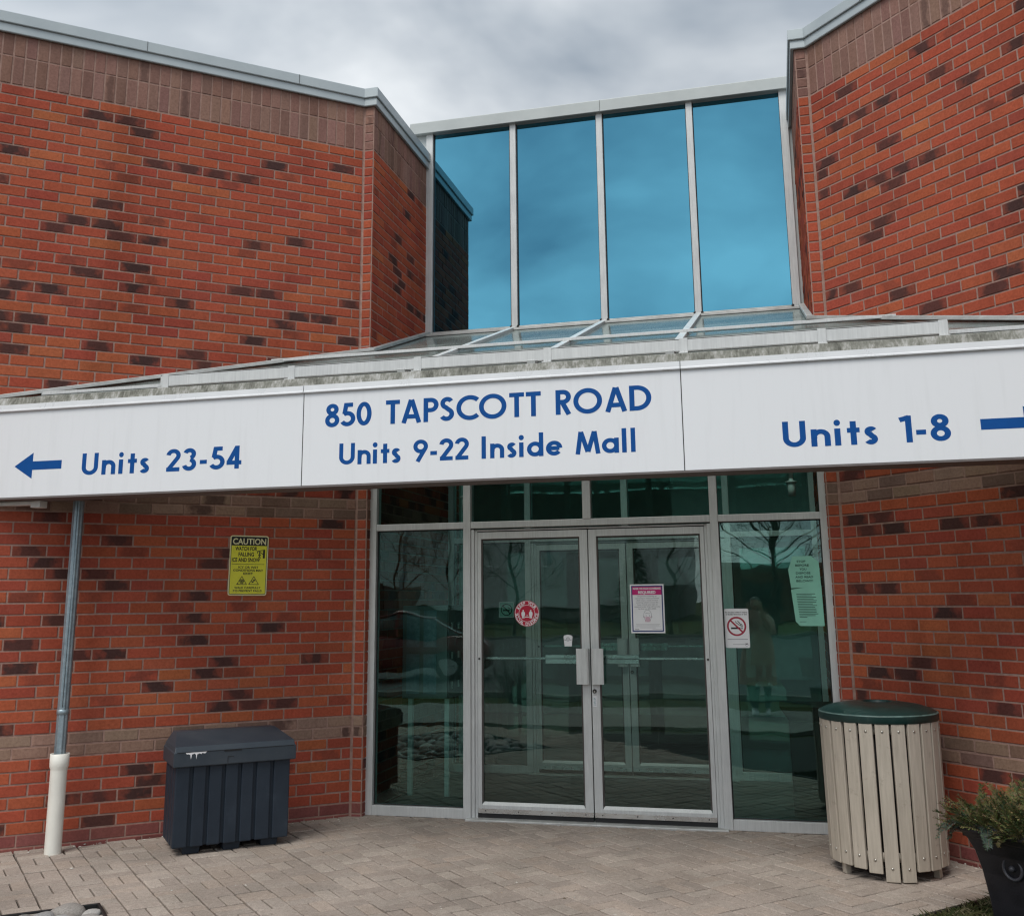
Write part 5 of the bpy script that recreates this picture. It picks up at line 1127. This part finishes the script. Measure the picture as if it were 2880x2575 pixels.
bare_tree((1.2, -40, -0.09), 12.5, 4, 'large densely branched tree mirrored in the right side pane', 0.62, 0.2, 30)
bare_tree((-14.5, -42, -0.09), 8.0, 5, 'tall bare tree in front of the warehouse, furthest from the entrance')
# conifers
def conifer(loc, H, Rr, seed, label, name='conifer'):
    r_ = random.Random(seed); L = Vector(loc); t = thing(name, label, 'tree', loc); mb = MB(); mb.tube([L, L+Vector((0, 0, H*0.95))], [0.02*H, 0.01], 8); mb.build('trunk', M['bark'], t); mb = MB()
    for i in range(900):
        h_ = r_.random()**1.3*0.94+0.05; rad = Rr*(1-h_)*r_.uniform(.35, 1.05)+0.05; a = r_.uniform(0, 6.28); p = L+Vector((rad*math.cos(a), rad*math.sin(a), H*h_)); o_ = Vector((math.cos(a), math.sin(a), -0.35))*0.22*Rr; s_ = Vector((-math.sin(a), math.cos(a), r_.uniform(-.3, .3)))*0.09*Rr
        k = r_.uniform(.6, 1.3); mb.add([p-o_*0.6, p-s_, p+o_, p+s_], [(0, 1, 2, 3)], False, 0, (0.028*k, 0.050*k, 0.026*k, 0))
    mb.build('crown', M['leaf'], t, 0, True)
conifer((-5.6, -44, -0.09), 5.0, 1.3, 5, 'pointed dark conifer on the verge across the car park'); conifer((-0.9, -40, -0.09), 1.9, 1.3, 6, 'low rounded evergreen bush beside the car park', 'evergreen_bush')
# leafless shrub beside the path
t = thing('bare_shrub', 'leafless twiggy shrub beside the path', 'shrub', (-2.9, -9.4, -0.09)); r_ = random.Random(9); mb = MB()
for i in range(90):
    a = r_.uniform(0, 6.28); p = Vector((-2.9+r_.uniform(-.15, .15), -9.4+r_.uniform(-.15, .15), -0.09)); d = Vector((math.cos(a)*.55, math.sin(a)*.55, 1)).normalized(); q_ = [p+d*0.9*r_.uniform(.6, 1.1)*k/4+Vector((r_.gauss(0, .03), r_.gauss(0, .03), 0))*k for k in range(5)]; mb.tube(q_, [0.008, 0.006, 0.005, 0.004, 0.002], 4, False)
mb.build('twigs', M['bark'], t)

# ------------------------------------------------------------------ the photographer, standing on the path behind the camera
t = thing('person', 'person in a long beige coat and white shoes holding up a phone', 'person', (1.08, -8.52, -0.035))
BX, BY, BZ = 1.08, -8.52, -0.035
def skin_mesh(name, verts, edges, root, mat, parent, sub=2):
    me = bpy.data.meshes.new(name); me.from_pydata([(BX+p[0], BY+p[1], BZ+p[2]) for p, r in verts], edges, []); me.materials.append(mat)
    o = bpy.data.objects.new(name, me); COL.objects.link(o); attach(o, parent)
    sk = o.modifiers.new('skin', 'SKIN'); sk.use_smooth_shade = True
    if not me.skin_vertices: me.skin_vertices.new() if hasattr(me.skin_vertices, 'new') else None
    lay_ = me.skin_vertices[0].data
    for i, (p, r) in enumerate(verts):
        lay_[i].radius = (r, r) if not isinstance(r, tuple) else r; lay_[i].use_root = (i == root)
    s_ = o.modifiers.new('sub', 'SUBSURF'); s_.levels = sub; s_.render_levels = sub; return o
V_ = []; E_ = []
def vtx(p, r): V_.append((p, r)); return len(V_)-1
def chain(start, pts):
    k = start
    for p, r in pts: j = vtx(p, r); E_.append((k, j)); k = j
    return k
pel = vtx((0, 0, 0.92), (0.145, 0.11)); wa = chain(pel, [((0, 0, 1.08), (0.125, 0.095)), ((0, 0.01, 1.25), (0.15, 0.105)), ((0, 0, 1.38), (0.13, 0.085))])
nk = chain(wa, [((0, 0.0, 1.45), 0.055), ((0, 0.02, 1.50), 0.052)])
hd = chain(nk, [((0, 0.03, 1.555), (0.066, 0.078)), ((0, 0.025, 1.61), (0.074, 0.092)), ((0, 0.01, 1.67), (0.072, 0.088)), ((0, 0.0, 1.71), (0.045, 0.055))])
for s_ in (-1, 1):
    ank = chain(pel, [((s_*0.09, 0, 0.86), 0.088), ((s_*0.10, 0.01, 0.48), 0.058), ((s_*0.10, -0.01, 0.30), 0.054), ((s_*0.10, -0.02, 0.10), 0.037)])
    sh = chain(wa, [((s_*0.17, -0.005, 1.39), 0.056)])
    wr = chain(sh, [((s_*0.235, 0.05, 1.14), 0.043), ((s_*0.15, 0.20, 1.38), 0.033), ((s_*0.115, 0.245, 1.50), 0.025)])
    pm_ = chain(wr, [((s_*0.103, 0.262, 1.545), (0.032, 0.016)), ((s_*0.095, 0.268, 1.585), (0.034, 0.014))])
    for k, (dx_, ln) in enumerate(((-0.024, 0.052), (-0.008, 0.062), (0.008, 0.058), (0.023, 0.046))):
        chain(pm_, [((s_*(0.095+dx_), 0.274, 1.600), 0.0088), ((s_*(0.095+dx_)-s_*0.006, 0.286, 1.600+ln*0.55), 0.0082), ((s_*(0.095+dx_)-s_*0.022, 0.292, 1.598+ln*0.75), 0.007)])
    chain(wr, [((s_*0.078, 0.262, 1.53), 0.011), ((s_*0.062, 0.275, 1.565), 0.0095), ((s_*0.055, 0.282, 1.59), 0.008)])
skin_mesh('body', V_, E_, pel, M['skin'], t)
def ring_loft(name, rings, mat, n=24, cap=False):
    mb = MB(); vs = []
    for cx, cy, z_, rx, ry in rings:
        for k in range(n):
            a = 6.28319*k/n; vs.append((BX+cx+rx*math.cos(a), BY+cy+ry*math.sin(a), BZ+z_))
    mb.add(vs, [(j*n+i, j*n+(i+1) % n, (j+1)*n+(i+1) % n, (j+1)*n+i) for j in range(len(rings)-1) for i in range(n)], True); return mb.build(name, mat, t)
coat = ring_loft('coat', [(0, 0, 0.40, 0.27, 0.20), (0, 0, 0.70, 0.245, 0.185), (0, 0, 0.95, 0.215, 0.165), (0, 0, 1.12, 0.185, 0.145), (0, 0.005, 1.28, 0.205, 0.155), (0, 0, 1.40, 0.19, 0.125), (0, 0, 1.455, 0.10, 0.085), (0, 0, 1.50, 0.085, 0.08)], M['coat'])
mb = MB()
for s_ in (-1, 1): mb.tube([(BX+s_*0.15, BY, BZ+1.41), (BX+s_*0.19, BY+0.0, BZ+1.36), (BX+s_*0.242, BY+0.05, BZ+1.15), (BX+s_*0.225, BY+0.09, BZ+1.19), (BX+s_*0.155, BY+0.195, BZ+1.37), (BX+s_*0.122, BY+0.237, BZ+1.475)], [0.07, 0.085, 0.068, 0.062, 0.052, 0.046], 14, False)
mb.build('sleeves', M['coat'], coat)
mb = MB(); mb.box(BX-0.19, BX+0.19, BY-0.15, BY-0.148, BZ+1.08, BZ+1.12); mb.build('belt', M['coat'], coat)
for s_ in (-1, 1):
    mb = MB(); mb.tube([(BX+s_*0.10, BY-0.02, BZ+0.09), (BX+s_*0.10, BY, BZ+0.30), (BX+s_*0.10, BY, BZ+0.6)], [0.05, 0.066, 0.085], 14, False); mb.build('trouser_leg', M['trouser'], t)
    mb = MB(); rings = [(-0.09, 0.036, 0.05), (-0.06, 0.044, 0.075), (0.0, 0.046, 0.085), (0.08, 0.048, 0.06), (0.14, 0.046, 0.048), (0.175, 0.03, 0.035)]; vs = []; n = 12
    for y, w_, h_ in rings:
        for k in range(n):
            a = 6.28319*k/n; vs.append((BX+s_*0.105+w_*math.cos(a), BY+y, BZ+max(0.0, h_*0.5+h_*0.5*math.sin(a))))
    mb.add(vs, [(j*n+i, j*n+(i+1) % n, (j+1)*n+(i+1) % n, (j+1)*n+i) for j in range(5) for i in range(n)]+[tuple(reversed(range(n))), tuple(range(5*n, 6*n))], True); mb.build('shoe', M['white'], t)
# hair, face
mb = MB(); H0 = Vector((BX, BY, BZ)); vs = []; n = 22; prof = [(-0.02, 0.06), (0.0, 0.09)]
rings = [(1.735, 0.02, 0.02), (1.72, 0.055, 0.065), (1.69, 0.080, 0.098), (1.65, 0.088, 0.104), (1.60, 0.088, 0.100), (1.54, 0.085, 0.090), (1.47, 0.095, 0.085), (1.40, 0.10, 0.075), (1.35, 0.08, 0.05)]
for j, (z_, rx, ry) in enumerate(rings):
    for k in range(n):
        a = 6.28319*k/n; fx, fy = rx*math.cos(a), ry*math.sin(a)-0.005
        if z_ < 1.67 and fy > 0.03: fy = 0.03+(fy-0.03)*0.12; fx = math.copysign(max(abs(fx), 0.066), fx)
        vs.append((BX+fx, BY+fy, BZ+z_))
fs = [(j*n+i, j*n+(i+1) % n, (j+1)*n+(i+1) % n, (j+1)*n+i) for j in range(len(rings)-1) for i in range(n) if not (rings[j+1][0] < 1.66 and math.sin(6.28319*(i+.5)/n) > 0.45)]
mb.add(vs, fs+[tuple(reversed(range(n)))], True); mb.build('hair', M['hair'], t)
for s_ in (-1, 1):
    mb = MB(); mb.lathe((BX+s_*0.030, BY+0.108, BZ+1.615), [(0.001, -0.009), (0.008, -0.006), (0.011, 0), (0.008, 0.006), (0.001, 0.009)], 10); mb.build('eye', M['hair'], t)
    mb = MB(); mb.lathe((BX+s_*0.077, BY+0.015, BZ+1.60), [(0.001, -0.03), (0.012, -0.02), (0.014, 0.01), (0.008, 0.028), (0.001, 0.03)], 10); mb.build('ear', M['skin'], t)
mb = MB(); mb.tube([(BX, BY+0.105, BZ+1.625), (BX, BY+0.128, BZ+1.585), (BX, BY+0.112, BZ+1.578)], [0.007, 0.014, 0.008], 10); mb.build('nose', M['skin'], t)
mb = MB(); mb.tube([(BX-0.024, BY+0.100, BZ+1.550), (BX, BY+0.110, BZ+1.548), (BX+0.024, BY+0.100, BZ+1.550)], [0.003, 0.007, 0.003], 8); mb.build('mouth', simple('lips', (0.35, 0.12, 0.10)), t)
ph = thing('phone', 'dark mobile phone held up in both hands by the person in the beige coat', 'phone', (1.36, -8.235, 1.60))
MB().box(1.285, 1.435, -8.236, -8.228, 1.555, 1.635).build('case', M['black'], ph, 0.003); MB().box(1.29, 1.43, -8.2405, -8.236, 1.56, 1.63).build('screen', M['carglass'], ph)
